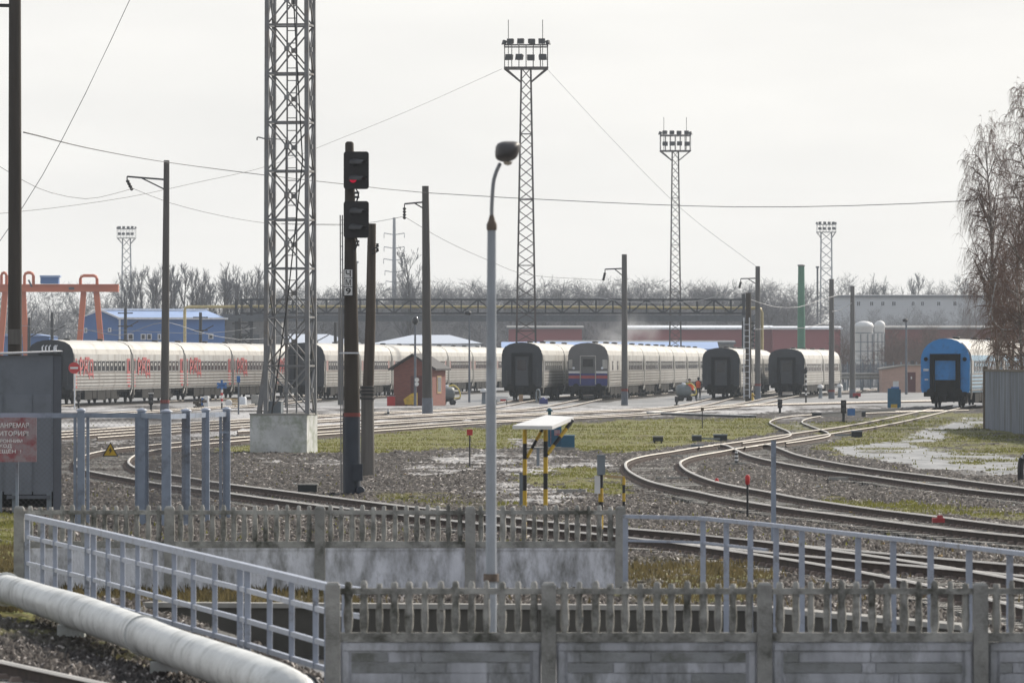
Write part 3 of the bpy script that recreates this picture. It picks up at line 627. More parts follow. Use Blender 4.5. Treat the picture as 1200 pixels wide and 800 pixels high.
# wrapped pipe
pts = [P(x, y, .3) for x, y in [(-330, 630), (-120, 665), (0, 688.5), (50, 703), (100, 719), (150, 737), (225, 766), (300, 793)]]
pts += [P(338, 809, .25), P(372, 832, .05), P(400, 860, -.3)]
line = catmull(pts, .12); root = thing('heating_pipe', 'thick pale grey wrapped heating pipe lying beside the railing', 'pipe', (line[0].x, line[0].y, 0))
ins = MB().tube(line, [.19+.006*math.sin(i*.055)+.004*math.sin(i*.021+1) for i in range(len(line))], 28)
for k_, v_ in enumerate(ins.v): i_, j_ = divmod(k_, 28); a_ = line[min(i_, len(line)-1)]; f_ = 1+.03*(vnoise(np.array([i_*.09]), np.array([j_*.5]), 1.0, 5)[0]-.5)+.05*(vnoise(np.array([i_*.03]), np.array([j_*.25]), 1.0, 6)[0]-.5); ins.v[k_] = tuple(a_+(Vector(v_)-a_)*f_)
ins.build('insulation', M['pipe'], root, world=True)
i = min(range(len(line)), key=lambda k: abs(600+line[k].x/line[k].y*FPX-352)); d = (line[i+1]-line[i-1]).normalized()
MB().tube([line[i]-d*.02, line[i]+d*.02], .215, 20).build('joint_ring', M['iron'], root, world=True)
for fx in (.47, .74):
    i = int(fx*len(line)); d = (line[i+1]-line[i-1]).normalized(); MB().tube([line[i]-d*.012, line[i]+d*.012], .208, 20).build('strap', M['pipe'], root, world=True)
for fx in (.35, .6, .78):
    p = line[int(fx*len(line))]; mb = MB(); mb.box((p.x, p.y, .03), (.3, .3, .2)); mb.build('support_block', M['block'], root, world=True)

# lamp post behind the front fence
s = 121.0; D = FPX/s; X = (575.5-600)/s
root = thing('street_lamp', 'slim grey street lamp with dark drooping head rising behind the nearest fence', 'street lamp', (X, D, 0))
zf = lambda y: CAM_H-(y-HY)/s
MB().tube([(0, 0, -.3), (0, 0, zf(676))], .055, 14).build('lower_shaft', M['lamp_steel'], root)
MB().tube([(0, 0, zf(678)), (.0, 0, zf(470)), (.006, 0, zf(268))], [.052, .05, .042], 14).build('shaft', M['lamp_steel'], root)
mb = MB(); mb.tube([(0, 0, zf(681)), (0, 0, zf(672))], .075, 14); mb.build('clamp', M['lamp_rust'], root)
mb = MB(); mb.lathe([(.045, zf(270)), (.05, zf(268)), (.05, zf(263)), (.035, zf(259)), (.02, zf(252))], (.006, 0, 0), 14); mb.build('collar', M['lamp_rust'], root)
arm = [(.006, 0, zf(256)), (.008, -.0, zf(240)), (.022, -.03, zf(215)), (.05, -.08, zf(202)), (.085, -.16, zf(193))]
MB().tube(catmull(arm, .03), .019, 10).build('arm', M['lamp_steel'], root)
hx, hz = (594.5-575.5)/s, zf(180)
mb = MB(); secs = []; n = 18
for y, w, h_, dz in ((-.06, .03, .03, -.03), (-.1, .085, .07, -.02), (-.2, .108, .09, 0), (-.4, .118, .1, .004), (-.58, .112, .096, .004), (-.68, .085, .075, .0), (-.72, .03, .03, -.01)):
    for j in range(n):
        t = 2*PI*j/n; cx_, sx_ = math.cos(t), math.sin(t); px_ = math.copysign(abs(cx_)**.62, cx_); pz_ = math.copysign(abs(sx_)**.62, sx_)
        mb.v.append((hx+w*px_*(1+.13*pz_)+.02*pz_, y, hz+dz+h_*pz_*(1 if pz_ > 0 else .92)))
mb.f = [(i*n+j, i*n+(j+1) % n, (i+1)*n+(j+1) % n, (i+1)*n+j) for i in range(6) for j in range(n)]+[tuple(range(n)), tuple(range(6*n, 7*n))]; mb.m = [0]*len(mb.f); mb.sm = [True]*len(mb.f); mb.build('lamp_head', M['lamp_head'], root)
MB().lathe([(.045, 0), (.035, -.025), (.01, -.035)], (hx+.005, -.5, hz-.095), 12).build('lens', M['lens'], root)

# slate-grey kiosk at the left edge
s = 57.7; D = FPX/s; xr = (72-600)/s; zt = CAM_H-(413-HY)/s
root = thing('equipment_kiosk', 'slate grey sheet metal kiosk behind the mesh fence with the red sign', 'kiosk', (xr, D, 0), R(5.2))
W_ = 3.0
mb = MB(); mb.bx(-W_, -.17, 0, 2.2, .42, zt-.06); mb.build('body', M['kiosk'], root)
mb = MB(); mb.bx(-.167, 0, .03, 2.15, .05, zt-.07); mb.build('side_shade_panel', M['kiosk_dk'], root)  # kiosk side coloured darker to carry its shade
mb = MB(); mb.add([(-W_-.1, -.1, zt-.14), (.03, -.1, zt+.02), (.03, 2.3, zt+.02), (-W_-.1, 2.3, zt-.14), (-W_-.1, -.1, zt-.06), (.03, -.1, zt+.08-.05), (.03, 2.3, zt+.05), (-W_-.1, 2.3, zt-.06)], [(0, 1, 2, 3), (4, 5, 6, 7), (0, 1, 5, 4), (1, 2, 6, 5), (2, 3, 7, 6), (3, 0, 4, 7)]); mb.build('roof', M['roofmetal'], root)
xk = lambda px: (px-72)/s
zk = lambda y: CAM_H-(y-HY)/s
for a, b_, y0, y1 in ((-70, 4, 430, 460), (5, 37.5, 462, 579), (39, 60, 462, 579), (-60, 3, 462, 579)):
    mb = MB(); mb.bx(xk(a), xk(b_), -.018, .001, zk(y1), zk(y0)); mb.bx(xk(a)+.03, xk(b_)-.03, -.024, -.017, zk(y1)+.03, zk(y0)-.03); mb.build('door_panel' if y1 > 470 else 'upper_panel', M['kiosk'], root)
mb = MB(); mb.bx(-W_, -.17, .1, 2.1, .1, .43); mb.build('under_shade', M['navy_dk'], root)  # near-black block added for the shade below the kiosk floor
for a in (-.25, -.95, -1.25, -2.6):
    mb = MB(); mb.bx(a-.05, a+.05, -.02, .08, 0, .44); mb.build('leg', M['grey_box'], root)
mb = MB(); mb.bx(xk(8), xk(59), -.06, .0, zk(584), zk(580)); mb.build('sill', M['kiosk_dk'], root)
mb = MB()
for x in (50, 54, 58, 64, 66): mb.tube([(xk(x), .5, zt), (xk(x), .5, zt+.12), (xk(x+2), .5, zt+.15)], .012, 6)
mb.build('roof_hook', M['trim'], root)

# mesh fence of blue-grey posts
fp = [(95, 62.0, .068, True), (166, 62.0, .075, True), (195, 63.5, .085, True), (218, 62.5, .078, True), (241, 61.5, .072, True), (265.5, 60.5, .07, True)]
root = thing('mesh_fence', 'wire mesh fence with capped blue grey posts and one top rail', 'fence', ((166-600)/62.0, FPX/62.0, 0))
def fx(px, s, z=0): return Vector(((px-600)/s, FPX/s, z))
ztp = 2.06
for px, s, w, cap in fp:
    p = fx(px, s); mb = MB(); mb.bx(p.x-w, p.x+w, p.y-w, p.y+w, -.2, ztp+.06); po = mb.build('post', M['post_grey'], root, world=True)
    mb = MB(); mb.lathe([(w*1.35, 0), (w*1.38, .02), (w*1.0, .04), (w*.2, .06)], (p.x, p.y, ztp+.062), 10); c_ = mb.build('post_cap', M['railing'], root, world=True)
    c_.parent = po
for px, s in ((88, 62), (103, 62), (160, 62), (172.5, 62), (258.5, 60.6), (-60, 62), (20, 62)):
    p = fx(px, s); mb = MB(); mb.bx(p.x-.028, p.x+.028, p.y-.03, p.y+.03, -.1, ztp-.03); mb.build('stile', M['post_grey'], root, world=True)
mb = MB(); rl = [fx(-80, 62, ztp-.02), fx(95, 62, ztp-.02), fx(166, 62, ztp-.02), fx(195, 63.5, ztp-.02), fx(218, 62.5, ztp-.02), fx(241, 61.5, ztp-.02), fx(265, 60.5, ztp-.02)]
for a, b_ in zip(rl[:-1], rl[1:]): mb.bar(a+Vector((0, -.02, 0)), b_+Vector((0, -.02, 0)), .05, .09)
mb.build('top_rail', M['post_grey'], root, world=True)
for x0, x1, z in ((160, 172, 1.28), (258, 268, 1.72), (160, 172, 1.78)):
    mb = MB(); mb.bar(fx(x0, 61.9, z)-Vector((0, .09, 0)), fx(x1, 61.9, z)-Vector((0, .09, 0)), .05, .035); mb.build('hinge', M['post_grey'], root, world=True)
mb = MB()
def mesh_panel(a, b_, z0=.08, z1=2.02, st=.1):
    L_ = (b_-a).length; d = (b_-a)/L_; H = z1-z0; k = -H
    while k < L_:
        for sg in (0, 1):
            u0, u1 = max(k, 0), min(k+H, L_)
            if u1 > u0:
                h0, h1 = u0-k, u1-k
                if sg: h0, h1 = H-h0, H-h1
                mb.bar(a+d*u0+Vector((0, .004*sg, z0+h0)), a+d*u1+Vector((0, .004*sg, z0+h1)), .0028)
        k += st
mesh_panel(fx(-80, 62), fx(95, 62)); mesh_panel(fx(95, 62), fx(160, 62)); mesh_panel(fx(172, 62), fx(195, 63.5)); mesh_panel(fx(195, 63.5), fx(265, 60.5))
mb.build('wire_mesh', M['mesh'], root, world=True, fix=False)
# red notice
s = 62.3; D = FPX/s; X0 = (-25-600)/s; wd, hh = 68/s, 52/s; zb = CAM_H-(541-HY)/s
root = thing('notice_board', 'faded red notice board with white Cyrillic lettering hung on the mesh fence', 'sign', (X0, D-.03, 0))
mb = MB(); mb.bx(0, wd, -.012, .012, zb, zb+hh); mb.build('board', M['sign_red'], root)
mb = MB()
for txt, y, px0, px1, sz in (('ОХРАНЯЕМАЯ', 501, -14, 34, .12), ('ТЕРРИТОРИЯ!', 510.5, -21, 33.5, .12), ('ПОСТОРОННИМ', 518.5, -22, 26.5, .085), ('ВХОД', 525, -5, 14, .085), ('ЗАПРЕЩЁН  !', 531.5, -22, 25, .085)):
    add_text(mb, txt, sz, ((px0+25)/s, -.0135, CAM_H-(y-HY)/s), (1, 0, 0), (0, 0, 1), (0, -1, 0), (px1-px0)/s)
mb.build('lettering', M['text_white'], root, fix=False)
# high-voltage triangle
s = 62.4; p = Vector(((129.5-600)/s, FPX/s-.03, 0)); zb = CAM_H-(534.5-HY)/s
root = thing('warning_sign', 'yellow triangular high voltage sign with black lightning bolt wired to the mesh', 'sign', p)
mb = MB(); mb.prism([(-.15, zb), (.15, zb), (0, zb+.27)], -.006, .006); mb.build('border', M['black'], root)
mb = MB(); mb.prism([(-.12, zb+.018), (.12, zb+.018), (0, zb+.235)], -.009, -.0055); mb.build('plate', M['yellow'], root)
mb = MB(); mb.prism([(.012, zb+.17), (-.035, zb+.105), (-.006, zb+.108), (-.022, zb+.04), (.037, zb+.122), (.006, zb+.118)], -.012, -.0095); mb.build('lightning_symbol', M['black'], root)

# ------------------------------------------------------------------ masts, poles and signals
# railway signal
s = 51.1; D = FPX/s; zf = lambda y: CAM_H-(y-HY)/s
root = thing('railway_signal', 'tall dark railway signal mast with two hooded heads, the upper one showing red', 'signal', ((412.5-600)/s, D, 0))
MB().tube([(0, 0, zf(487)), (-.03, 0, zf(330)), (-.06, 0, zf(168)), (-.06, 0, zf(166))], [.185, .15, .098, .06], 16).build('mast', M['pole_dk'], root)
MB().tube([(0, 0, -.3), (0, 0, zf(487.5))], [.205, .189], 16).build('painted_base', M['signal_base'], root)
MB().tube([(0, 0, zf(488)), (0, 0, zf(483.5))], .192, 16).build('red_band', M['pole_red'], root)
for (y0, y1, lit) in ((178, 222, True), (236, 279, False)):
    xl = (403-412.5)/s; xr = (432.5-412.5)/s; zc = (zf(y0)+zf(y1))/2; hh = abs(zf(y0)-zf(y1))/2
    prof = []
    for cx, cz, a0 in ((xr-.06, hh-.06, 0), (xl+.06, hh-.06, 90), (xl+.06, -hh+.06, 180), (xr-.06, -hh+.06, 270)):
        for k in range(4): a = R(a0+k*30); prof.append((cx+.06*math.cos(a), zc+cz+.06*math.sin(a)))
    hd = MB().prism(prof, -.24, -.2).build('signal_head', M['signal'], root)
    mb = MB(); mb.bx(xl+.06, xr-.1, -.2, -.02, zc-hh+.08, zc+hh-.08); mb.build('case', M['signal'], hd)
    for k, zz in enumerate((zc+.17, zc-.2)):
        cx = .04 if k == 0 else .03
        mb = MB(); n = 12; vs = []
        for e, (yy, dx, dz, rr) in enumerate(((-.24, 0, 0, .105), (-.52, .26, -.02, .07))):
            for j in range(n+1): a = R(-10+200*j/n); vs.append((cx+dx+rr*math.cos(a), yy, zz+dz+rr*math.sin(a)))
        mb.add(vs, [(j, j+1, n+2+j, n+1+j) for j in range(n)]); mb.build('hood', M['hood'], hd, fix=False)
        mb = MB(); mb.lathe([(.085, -.25), (.07, -.265), (.02, -.272)], (cx, 0, zz), 16, axis='y'); mb.build('lens', M['red_lit'] if (lit and k == 1) else M['glass'], hd)
for y in (226, 231, 283, 287): MB().tube([(-.16, -.02, zf(y)), (.17, -.02, zf(y))], .028, 8).build('bracket', M['pole_base'], root)
MB().tube(catmull([(.1, -.1, zf(222)), (.15, -.12, zf(228)), (.1, -.12, zf(238))], .05), .018, 6).build('cable', M['black'], root)
MB().tube(catmull([(.1, -.1, zf(279)), (.13, -.12, zf(285)), (.05, -.16, zf(295))], .05), .018, 6).build('cable', M['black'], root)
ld = MB()
for x in (-.25, -.2): ld.tube([(x, .02, 0), (x-.02, .02, zf(252))], .014, 6)
k = .3
while k < zf(256): ld.bar((-.25, .02, k), (-.2, .02, k), .016); k += .3
ld.build('ladder', M['tower'], root)
MB().bar((-.28, -.18, zf(413.5)), (.17, -.2, zf(413.5)), .035).build('bracket', M['trim'], root)
mb = MB(); mb.bx(-.19, .03, -.185, -.172, zf(347), zf(315.5)); pl = mb.build('number_plate', M['black'], root)
mb = MB()
for i, ch in enumerate('ЧМ9'):
    z0 = zf(346-10.2*(2-i)); mb.bx(-.172, .012, -.19, -.1855, z0, z0+.185)
mb.build('plate_field', M['white'], pl)
mb = MB()
for i, ch in enumerate('ЧМ9'):
    z0 = zf(346-10.2*(2-i)); add_text(mb, ch, .19, (-.14, -.1915, z0+.025), (1, 0, 0), (0, 0, 1), (0, -1, 0), .118)
    v = mb.v
mb.build('characters', M['black'], pl, fix=False)
mb = MB(); mb.bx(.02, .25, -.3, -.17, zf(563), zf(543)); mb.build('relay_box', M['signal_base'], root)
MB().lathe([(.09, -.3), (.1, -.26), (.1, -.12), (.06, -.1)], (.2, 0, zf(574)), 12, axis='y').build('cable_joint', M['signal_base'], root)

# timber pole
s = 44.0; D = FPX/s; zf = lambda y: CAM_H-(y-HY)/s
root = thing('timber_pole', 'brown timber pole lashed to a grey stub just right of the signal mast', 'pole', ((431-600)/s, D, 0))
MB().tube([(0, 0, zf(468)), (.07, 0, zf(380)), (.11, 0, zf(262))], [.15, .135, .11], 12).build('shaft', M['wood'], root)
MB().tube([(.0, -.02, -.3), (-.01, -.02, zf(452))], [.19, .165], 12).build('stub', M['wood_lt'], root)
for y in (454, 458, 462, 467): MB().tube([(0, 0, zf(y)-.02), (0, 0, zf(y)+.02)], .2, 12).build('wire_lashing', M['iron'], root)
mb = MB()
for dz in (0, .12): mb.tube([(.1, -.1, zf(298)+dz), (.26, -.15, zf(295)+dz)], .016, 6); mb.lathe([(.02, 0), (.045, .02), (.03, .07), (.04, .1)], (.26, -.15, zf(295)+dz), 8)
mb.build('insulator', M['iron'], root)

# lattice floodlight masts
def lattice(mb_leg, mb_br, h, wb, wt, npan, rz, leg, br, gusset=False, z0=0.0):
    c, s_ = math.cos(rz), math.sin(rz)
    def corner(i, z):
        w = (wb+(wt-wb)*(z-z0)/(h-z0))/2; a, b_ = ((-1, -1), (1, -1), (1, 1), (-1, 1))[i % 4]; x, y = a*w, b_*w
        return Vector((x*c-y*s_, x*s_+y*c, z))
    for i in range(4): mb_leg[i].bar(corner(i, z0), corner(i, h), leg)
    zs = [z0+(h-z0)*k/npan for k in range(npan+1)]
    for k in range(npan):
        for i in range(4):
            a, b_, d, e = corner(i, zs[k]), corner(i+1, zs[k]), corner(i, zs[k+1]), corner(i+1, zs[k+1])
            mb_br.bar(a, e, br); mb_br.bar(b_, d, br)
            if gusset:
                m_ = (a+b_+d+e)/4; mb_br.box(m_, (leg*1.1, leg*1.1, leg*1.1)); mb_br.bar(d, e, br*1.3)
            elif k % 6 == 5: mb_br.bar(d, e, br*1.2)
    return corner
def floodlight(par, m, loc, rz, tilt, sz):
    c, s_ = math.cos(rz), math.sin(rz)
    mb = MB(); mb.box((0, 0, 0), (sz, sz*.55, sz*.8)); mb.box((0, -.32*sz, -.06*sz), (sz*1.15, .1*sz, sz*.95))
    o = mb.build('floodlight', m, par); o.location = loc; o.rotation_euler = (tilt, 0, rz); return o
def mast(label, x, D, h, wb, wt, pw, ph, rods, mleg, mhead, npan=20, rz=0.0, leg=.16, br=.06, gusset=False, z0=0.0, nlow=4, low=None, yaw=0.0):
    root = thing('floodlight_mast', label, 'floodlight mast', (x, D, 0), rz)
    legs = [MB() for _ in range(4)]; b_ = MB(); cn = lattice(legs, b_, h, wb, wt, npan, 0, leg, br, gusset, z0)
    for i, m_ in enumerate(legs): m_.build('leg', low or mleg, root)
    b_.build('bracing', low or mleg, root)
    pf = MB(); w = pw/2
    for z in (h, h+ph):
        for a, q in (((-w, -w), (w, -w)), ((w, -w), (w, w)), ((w, w), (-w, w)), ((-w, w), (-w, -w))): pf.bar((a[0], a[1], z), (q[0], q[1], z), .12)
    for i in range(7):
        for yy in (-w, w): pf.bar((-w+pw*i/6, yy, h), (-w+pw*i/6, yy, h+ph), .07)
    for a in ((-w, -w), (w, -w), (w, w), (-w, w)): pf.bar((a[0], a[1], h), cn(((-1, -1), (1, -1), (1, 1), (-1, 1)).index((math.copysign(1, a[0]), math.copysign(1, a[1]))), h-w*.65), .09)
    pf.bx(-w, w, -w, w, h-.03, h+.03); pf.build('platform', mhead, root)
    for i in range(4):
        x_ = -w+pw*(i+.6)/4.2
        floodlight(root, M['iron'], (x_, -w-.05, h+ph+.32), random.uniform(-.5, .5), random.uniform(-.3, .1), pw*.135)
        floodlight(root, M['iron'], (x_+.12*random.uniform(-1, 1), -w-.1, h+ph*.45), random.uniform(-.6, .6), random.uniform(-.4, .1), pw*.15)
    for x_ in (-w, w): floodlight(root, M['iron'], (x_, 0, h+ph+.3), 1.3*math.copysign(1, x_), -.3, pw*.12)
    for x_ in rods: MB().bar((x_, 0, h), (x_, 0, h+ph+1.9+.4), .06).build('lightning_rod', mhead, root)
    return root
s = 34.75; D = FPX/s
mast('thick grey lattice mast standing on a pale concrete block, top out of sight', (340.2-600)/s, D, 27.5, 1.42, 1.28, 3.9, 2.0, (-1.4, 1.4), M['tower'], M['tower'], npan=16, rz=R(-8), leg=.14, br=.05, gusset=True, z0=1.28)
lt = bpy.context.scene.objects; root = [o for o in COL.objects if o.name.startswith('floodlight_mast')][-1]
mb = MB(); a0 = 1.3
for x in (-.07, .25):
    mb.bar((x, -.2, 1.3), (x+.0, -.2, 20), .05)
z = 1.6
while z < 20: mb.bar((-.07, -.2, z), (.25, -.2, z), .03); z += .42
mb.build('ladder', M['tower'], root)
MB().tube([(-.5, -.75, 1.3), (.05, -.76, 5.2), (.55, -.76, 9.8), (.2, -.75, 16)], .022, 6).build('cable', M['iron'], root)
MB().bar((-.95, -.65, 1.3), (-.62, -.68, 3.6), .16).build('strut', M['tower'], root)
mb = MB(); mb.tube(catmull([(-.75, -.72, 10.55), (-.98, -.75, 10.6), (-1.0, -.75, 10.5)], .05), .025, 6); mb.tube([(-.75, -.72, 10.58), (.0, -.72, 10.5), (-.02, -.72, 1.5)], .04, 6); mb.build('conduit', M['tower'], root)
root = thing('foundation_block', 'pale mossy concrete foundation block under the thick lattice mast', 'concrete block', ((333-600)/s, D+.2, 0), R(-9))
mb = MB(); mb.box((-.02, 0, .64), (1.95, 1.9, 1.3)); mb.build('block', M['block'], root)
mb = MB(); mb.box((-.02, 0, 1.3), (1.99, 1.94, .05)); mb.build('top_slab', M['coping'], root)
mb = MB(); mb.box((-.3, -.25, 1.52), (.55, .45, .42)); mb.build('cable_box', M['grey_box'], root)
mast('dark reddish floodlight mast, the tallest in full view, behind the grey ended coach', (616.5-600)/13.4, 560, CAM_H+(424-80)/13.4, 1.85, .82, 3.75, 1.95, (-1.55, 1.45), M['tower_dk'], M['tower_dk'], npan=30, leg=.16, br=.055, low=M['tower_dk'])
mast('dark reddish floodlight mast, shorter looking, right of the tallest one', (791.5-600)/9.31, 806, CAM_H+(424-177)/9.31, 1.55, .78, 3.75, 1.95, (-1.45, 1.4), M['tower_dk'], M['tower_dk'], npan=30, leg=.15, br=.055)
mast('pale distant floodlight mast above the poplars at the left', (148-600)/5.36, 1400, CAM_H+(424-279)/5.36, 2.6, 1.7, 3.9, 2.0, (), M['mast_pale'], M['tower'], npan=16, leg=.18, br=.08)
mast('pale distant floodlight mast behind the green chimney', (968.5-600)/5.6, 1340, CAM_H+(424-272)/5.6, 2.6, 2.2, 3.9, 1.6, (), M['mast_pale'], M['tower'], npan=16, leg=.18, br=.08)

# concrete catenary poles
def cpole(label, x, yt, yb, wb, wt, m, arm=None, bas=None, red=None, side=-1, num=None, lean=0.0, D=None):
    D = D or DB(yb); s = FPX/D; zf = lambda y: CAM_H-(y-HY)/s; h = zf(yt)
    root = thing('concrete_pole', label, 'pole', ((x-600)/s, D, 0), 0, 'concrete poles of the yard')
    MB().tube([(0, 0, -.3), (lean*.5, 0, h*.5), (lean, 0, h)], [wb/2, (wb+wt)/4, wt/2], 12).build('shaft', m, root)
    if bas: zb = zf(bas); MB().tube([(0, 0, -.2), (0, 0, zb)], [wb/2+.02, wb/2+.008], 12).build('painted_base', M['pole_base'], root)
    if red: MB().tube([(0, 0, zf(red)-.07), (0, 0, zf(red)+.1)], wb/2+.014, 12).build('red_band', M['pole_red'], root)
    if arm:
        (xt, yt_), (xp, yp), (xs, ysp), drop = arm
        L_ = lambda a, b_: ((a-x)/s, -.05, zf(b_))
        mb = MB(); mb.bar(L_(xt, yt_), L_(xp, yp), .09); mb.bar(L_(xs, (yt_+yp)/2), L_(xp, ysp), .07); mb.bar(L_(xt, yt_), L_(xt, yt_+4), .06); mb.build('bracket', M['iron'], root)
        p = Vector(L_(xt, yt_+4)); mb = MB(); q = Vector(L_(xt+drop[0], yt_+4+drop[1]))
        for k in range(4): c_ = p.lerp(q, (k+.5)/4); mb.lathe([(.03, -.09), (.1, -.03), (.1, .03), (.03, .09)], c_, 8)
        mb.tube([p, q], .025, 6); mb.build('insulator', M['iron'], root)
    if num: mb = MB(); mb.bx(-wb*.38, wb*.38, -wb/2-.03, -wb/2-.015, zf(num)-.28, zf(num)+.12); mb.build('number_plate', M['wood_lt'], root)
    return root
cpole('thick dark concrete pole behind the slate grey kiosk, cut by the top of the picture', 17.5, -150, 594, .4, .3, M['pole_dk'], D=170, num=391,
      arm=((-30, 6), (12, 7), (20, 31), (0, 6)))
cpole('concrete pole with side bracket in front of the leftmost red and cream train', 193, 188, 492, .47, .3, M['pole'], arm=((149, 207), (193, 210.5), (166, 222), (6, 12)), bas=473, red=470.5, lean=.1)
cpole('tall concrete pole beside the red brick booth', 501, 218, 487, .6, .38, M['pole'], arm=((474, 239), (501, 236.5), (485, 247), (0, 14)), bas=466, lean=-.12)
cpole('concrete pole with side bracket right of the striped coach', 732, 298, 475.5, .45, .36, M['pole_md'], arm=((709, 315.5), (732, 314.5), (720, 325), (-2, 9)), bas=458, red=457, lean=-.02)
cpole('concrete pole with side bracket between the two slate grey coach ends', 888, 312, 469, .47, .37, M['pole_md'], arm=((868, 326.5), (888, 326), (876, 334), (-1.5, 7)), bas=452, red=451)
cpole('plain concrete pole right of the sixth train', 974.5, 327, 467.5, .5, .38, M['pole_md'], bas=459, red=458)
cpole('plain slim concrete pole left of the pink hut', 999, 335, 466.5, .5, .34, M['pole_md'], bas=456)
cpole('short dark grey pole seen just left of the signal mast', 399, 360, 475, .38, .32, M['pole_md'])
root = cpole('dark pole with a white ladder between the two slate grey coach ends', 877, 343, 471, .5, .4, M['pole_dk'])
mb = MB(); s = FPX/root.location.y
for a in (-.3, .12): mb.bar((a-.05, -.35, .3), (a-.05, -.33, CAM_H+52/s), .07)
z = .5
while z < CAM_H+50/s: mb.bar((-.35, -.35, z), (.07, -.35, z), .04); z += .45
mb.build('ladder', M['trim'], root)
for i, (x, yt, dbl, lab) in enumerate([(34, 372, 0, 'behind the thick dark pole at left'), (61, 366, 0, 'left of the orange crane legs'), (147, 361, 1, 'before the middle of the blue building'), (235, 366, 1, 'beside the yellow pipe bend'), (281, 373, 1, 'before the grey shed'), (370, 377, 0, 'above the train right of the lattice mast'), (393, 378, 0, 'next to the signal mast')]):
    D = 640; s = FPX/D; h = CAM_H+(424-yt)/s
    root = thing('line_pole', f'small dark line pole rising {lab}', 'pole', ((x-600)/s, D, 0), 0, 'small line poles behind the leftmost train')
    MB().tube([(0, 0, 0), (0, 0, h)], [.2, .15], 8).build('shaft', M['iron'], root)
    MB().bar((0, 0, h-2.0), (1.3, 0, h-1.3), .1).build('bracket', M['iron'], root)
    if dbl:
        for dz in (.5, 1.8, 3.2): MB().bar((-.75, -.1, h-dz), (.75, -.1, h-dz), .12).build('cross_arm', M['iron'], root)
# yard lamps
def ylamp(label, x, yt, yb, D=None, kind=0, w=.1):
    D = D or DB(yb); s = FPX/D; h = CAM_H-(yt-HY)/s
    root = thing('yard_lamp', label, 'lamp', ((x-600)/s, D, 0), 0, 'thin yard lamps')
    MB().tube([(0, 0, -.1), (0, 0, h*.5), (0, 0, h-.2)], [w, w*.8, w*.6], 10).build('post', M['pole_base'], root)
    if kind == 0: MB().lathe([(.08, -.32), (.2, -.2), (.23, 0), (.16, .15), (.05, .22)], (0, 0, h-.1), 12).build('lamp_head', M['glass'], root)
    else: MB().lathe([(.05, -.05), (.22, -.02), (.26, .1), (.2, .22), (.06, .26)], (-.1, 0, h-.2), 12).build('lamp_head', M['iron'], root)
    return root
r_ = ylamp('thin yard lamp with a round head in front of the red brick booth', 486.5, 373, 476.5, kind=0)
mb = MB(); mb.lathe([(.15, -.02), (.15, .02)], (.12, -.15, CAM_H-(445-HY)/17.3), 14, axis='y'); mb.lathe([(.14, -.02), (.14, .02)], (.12, -.15, CAM_H-(450-HY)/17.3), 14, axis='y'); mb.build('round_plate', M['white'], r_)
ylamp('thin yard lamp with a small dark head right of the brick booth', 550, 365, 472, kind=1, w=.085)
ylamp('thin yard lamp with a dark head beside the pink hut', 1062, 374, 462, kind=1, w=.13)
ylamp('short yard lamp with a dark head before the white tanks', 1034.5, 394, 447, kind=1, w=.1)
ylamp('short yard lamp standing left of the grey ended sixth train', 912, 388, 440, kind=1, w=.1)
ylamp('short pale yard lamp before the red wall, left of the ladder pole', 850, 383, 440, kind=0, w=.2)

# ------------------------------------------------------------------ striped shelter, cabinets, markers
s = 77.0; D = FPX/s; zf = lambda y: CAM_H-(y-HY)/s; xf = lambda x: (x-615)/s
root = thing('striped_shelter', 'white flat roofed shelter on two yellow and black striped posts', 'shelter', ((615-600)/s, D, 0))
vs = [(xf(600.5), -.5, zf(499.5)), (xf(647), -.55, zf(500)), (xf(672.5), .55, zf(490)), (xf(640), .6, zf(488))]
mb = MB(); mb.add([(a, b_, c_-.035) for a, b_, c_ in vs]+[(a, b_, c_+.02) for a, b_, c_ in vs], [(0, 1, 2, 3), (4, 5, 6, 7), (0, 1, 5, 4), (1, 2, 6, 5), (2, 3, 7, 6), (3, 0, 4, 7)]); mb.build('roof', M['white'], root)
def striped(name, p, q, r, n, root, mats=None, first=0):
    p, q = Vector(p), Vector(q); mb = MB()
    for i in range(n): mb.tube([p.lerp(q, i/n), p.lerp(q, (i+1)/n)], r, 10, mi=(i+first) % 2)
    return mb.build(name, mats or [M['yellow'], M['black']], root)
striped('post', (0, 0, -.1), (0, 0, zf(501)), .032, 9, root)
striped('post', (xf(639), 0, -.1), (xf(639.5), 0, zf(498)), .034, 9, root)
striped('brace', (0.03, 0, zf(536)), (xf(639), .35, zf(497)), .026, 4, root)
striped('brace', (xf(639)+.03, 0, zf(532)), (xf(671), .45, zf(493)), .03, 4, root)
s = 72.0; D = FPX/s; zf = lambda y: CAM_H-(y-HY)/s
root = thing('equipment_post', 'grey cabinet and small white box mounted on a black and yellow post', 'equipment post', ((704-600)/s, D, 0))
striped('post', (0, 0, -.1), (0, 0, zf(556)), .04, 6, root, first=0)
mb = MB(); mb.bx(-.06, .07, -.1, .02, zf(556), zf(534)); mb.bx(-.07, .08, -.11, .03, zf(534), zf(532.5)); mb.build('cabinet', M['grey_box'], root)
mb = MB(); mb.bx(-.1, -.01, -.08, .0, zf(578), zf(557)); mb.build('white_box', M['white'], root)
s = 58.0; D = FPX/s; zf = lambda y: CAM_H-(y-HY)/s
root = thing('marker_post', 'slim yellow and black post with a short crossbar near the far fence corner', 'marker post', ((731-600)/s, D, 0))
striped('post', (0, 0, -.1), (0, 0, zf(558)), .03, 5, root); MB().bar((-.4, 0, zf(557.5)), (.03, 0, zf(559)), .05).build('crossbar', M['crate'], root)
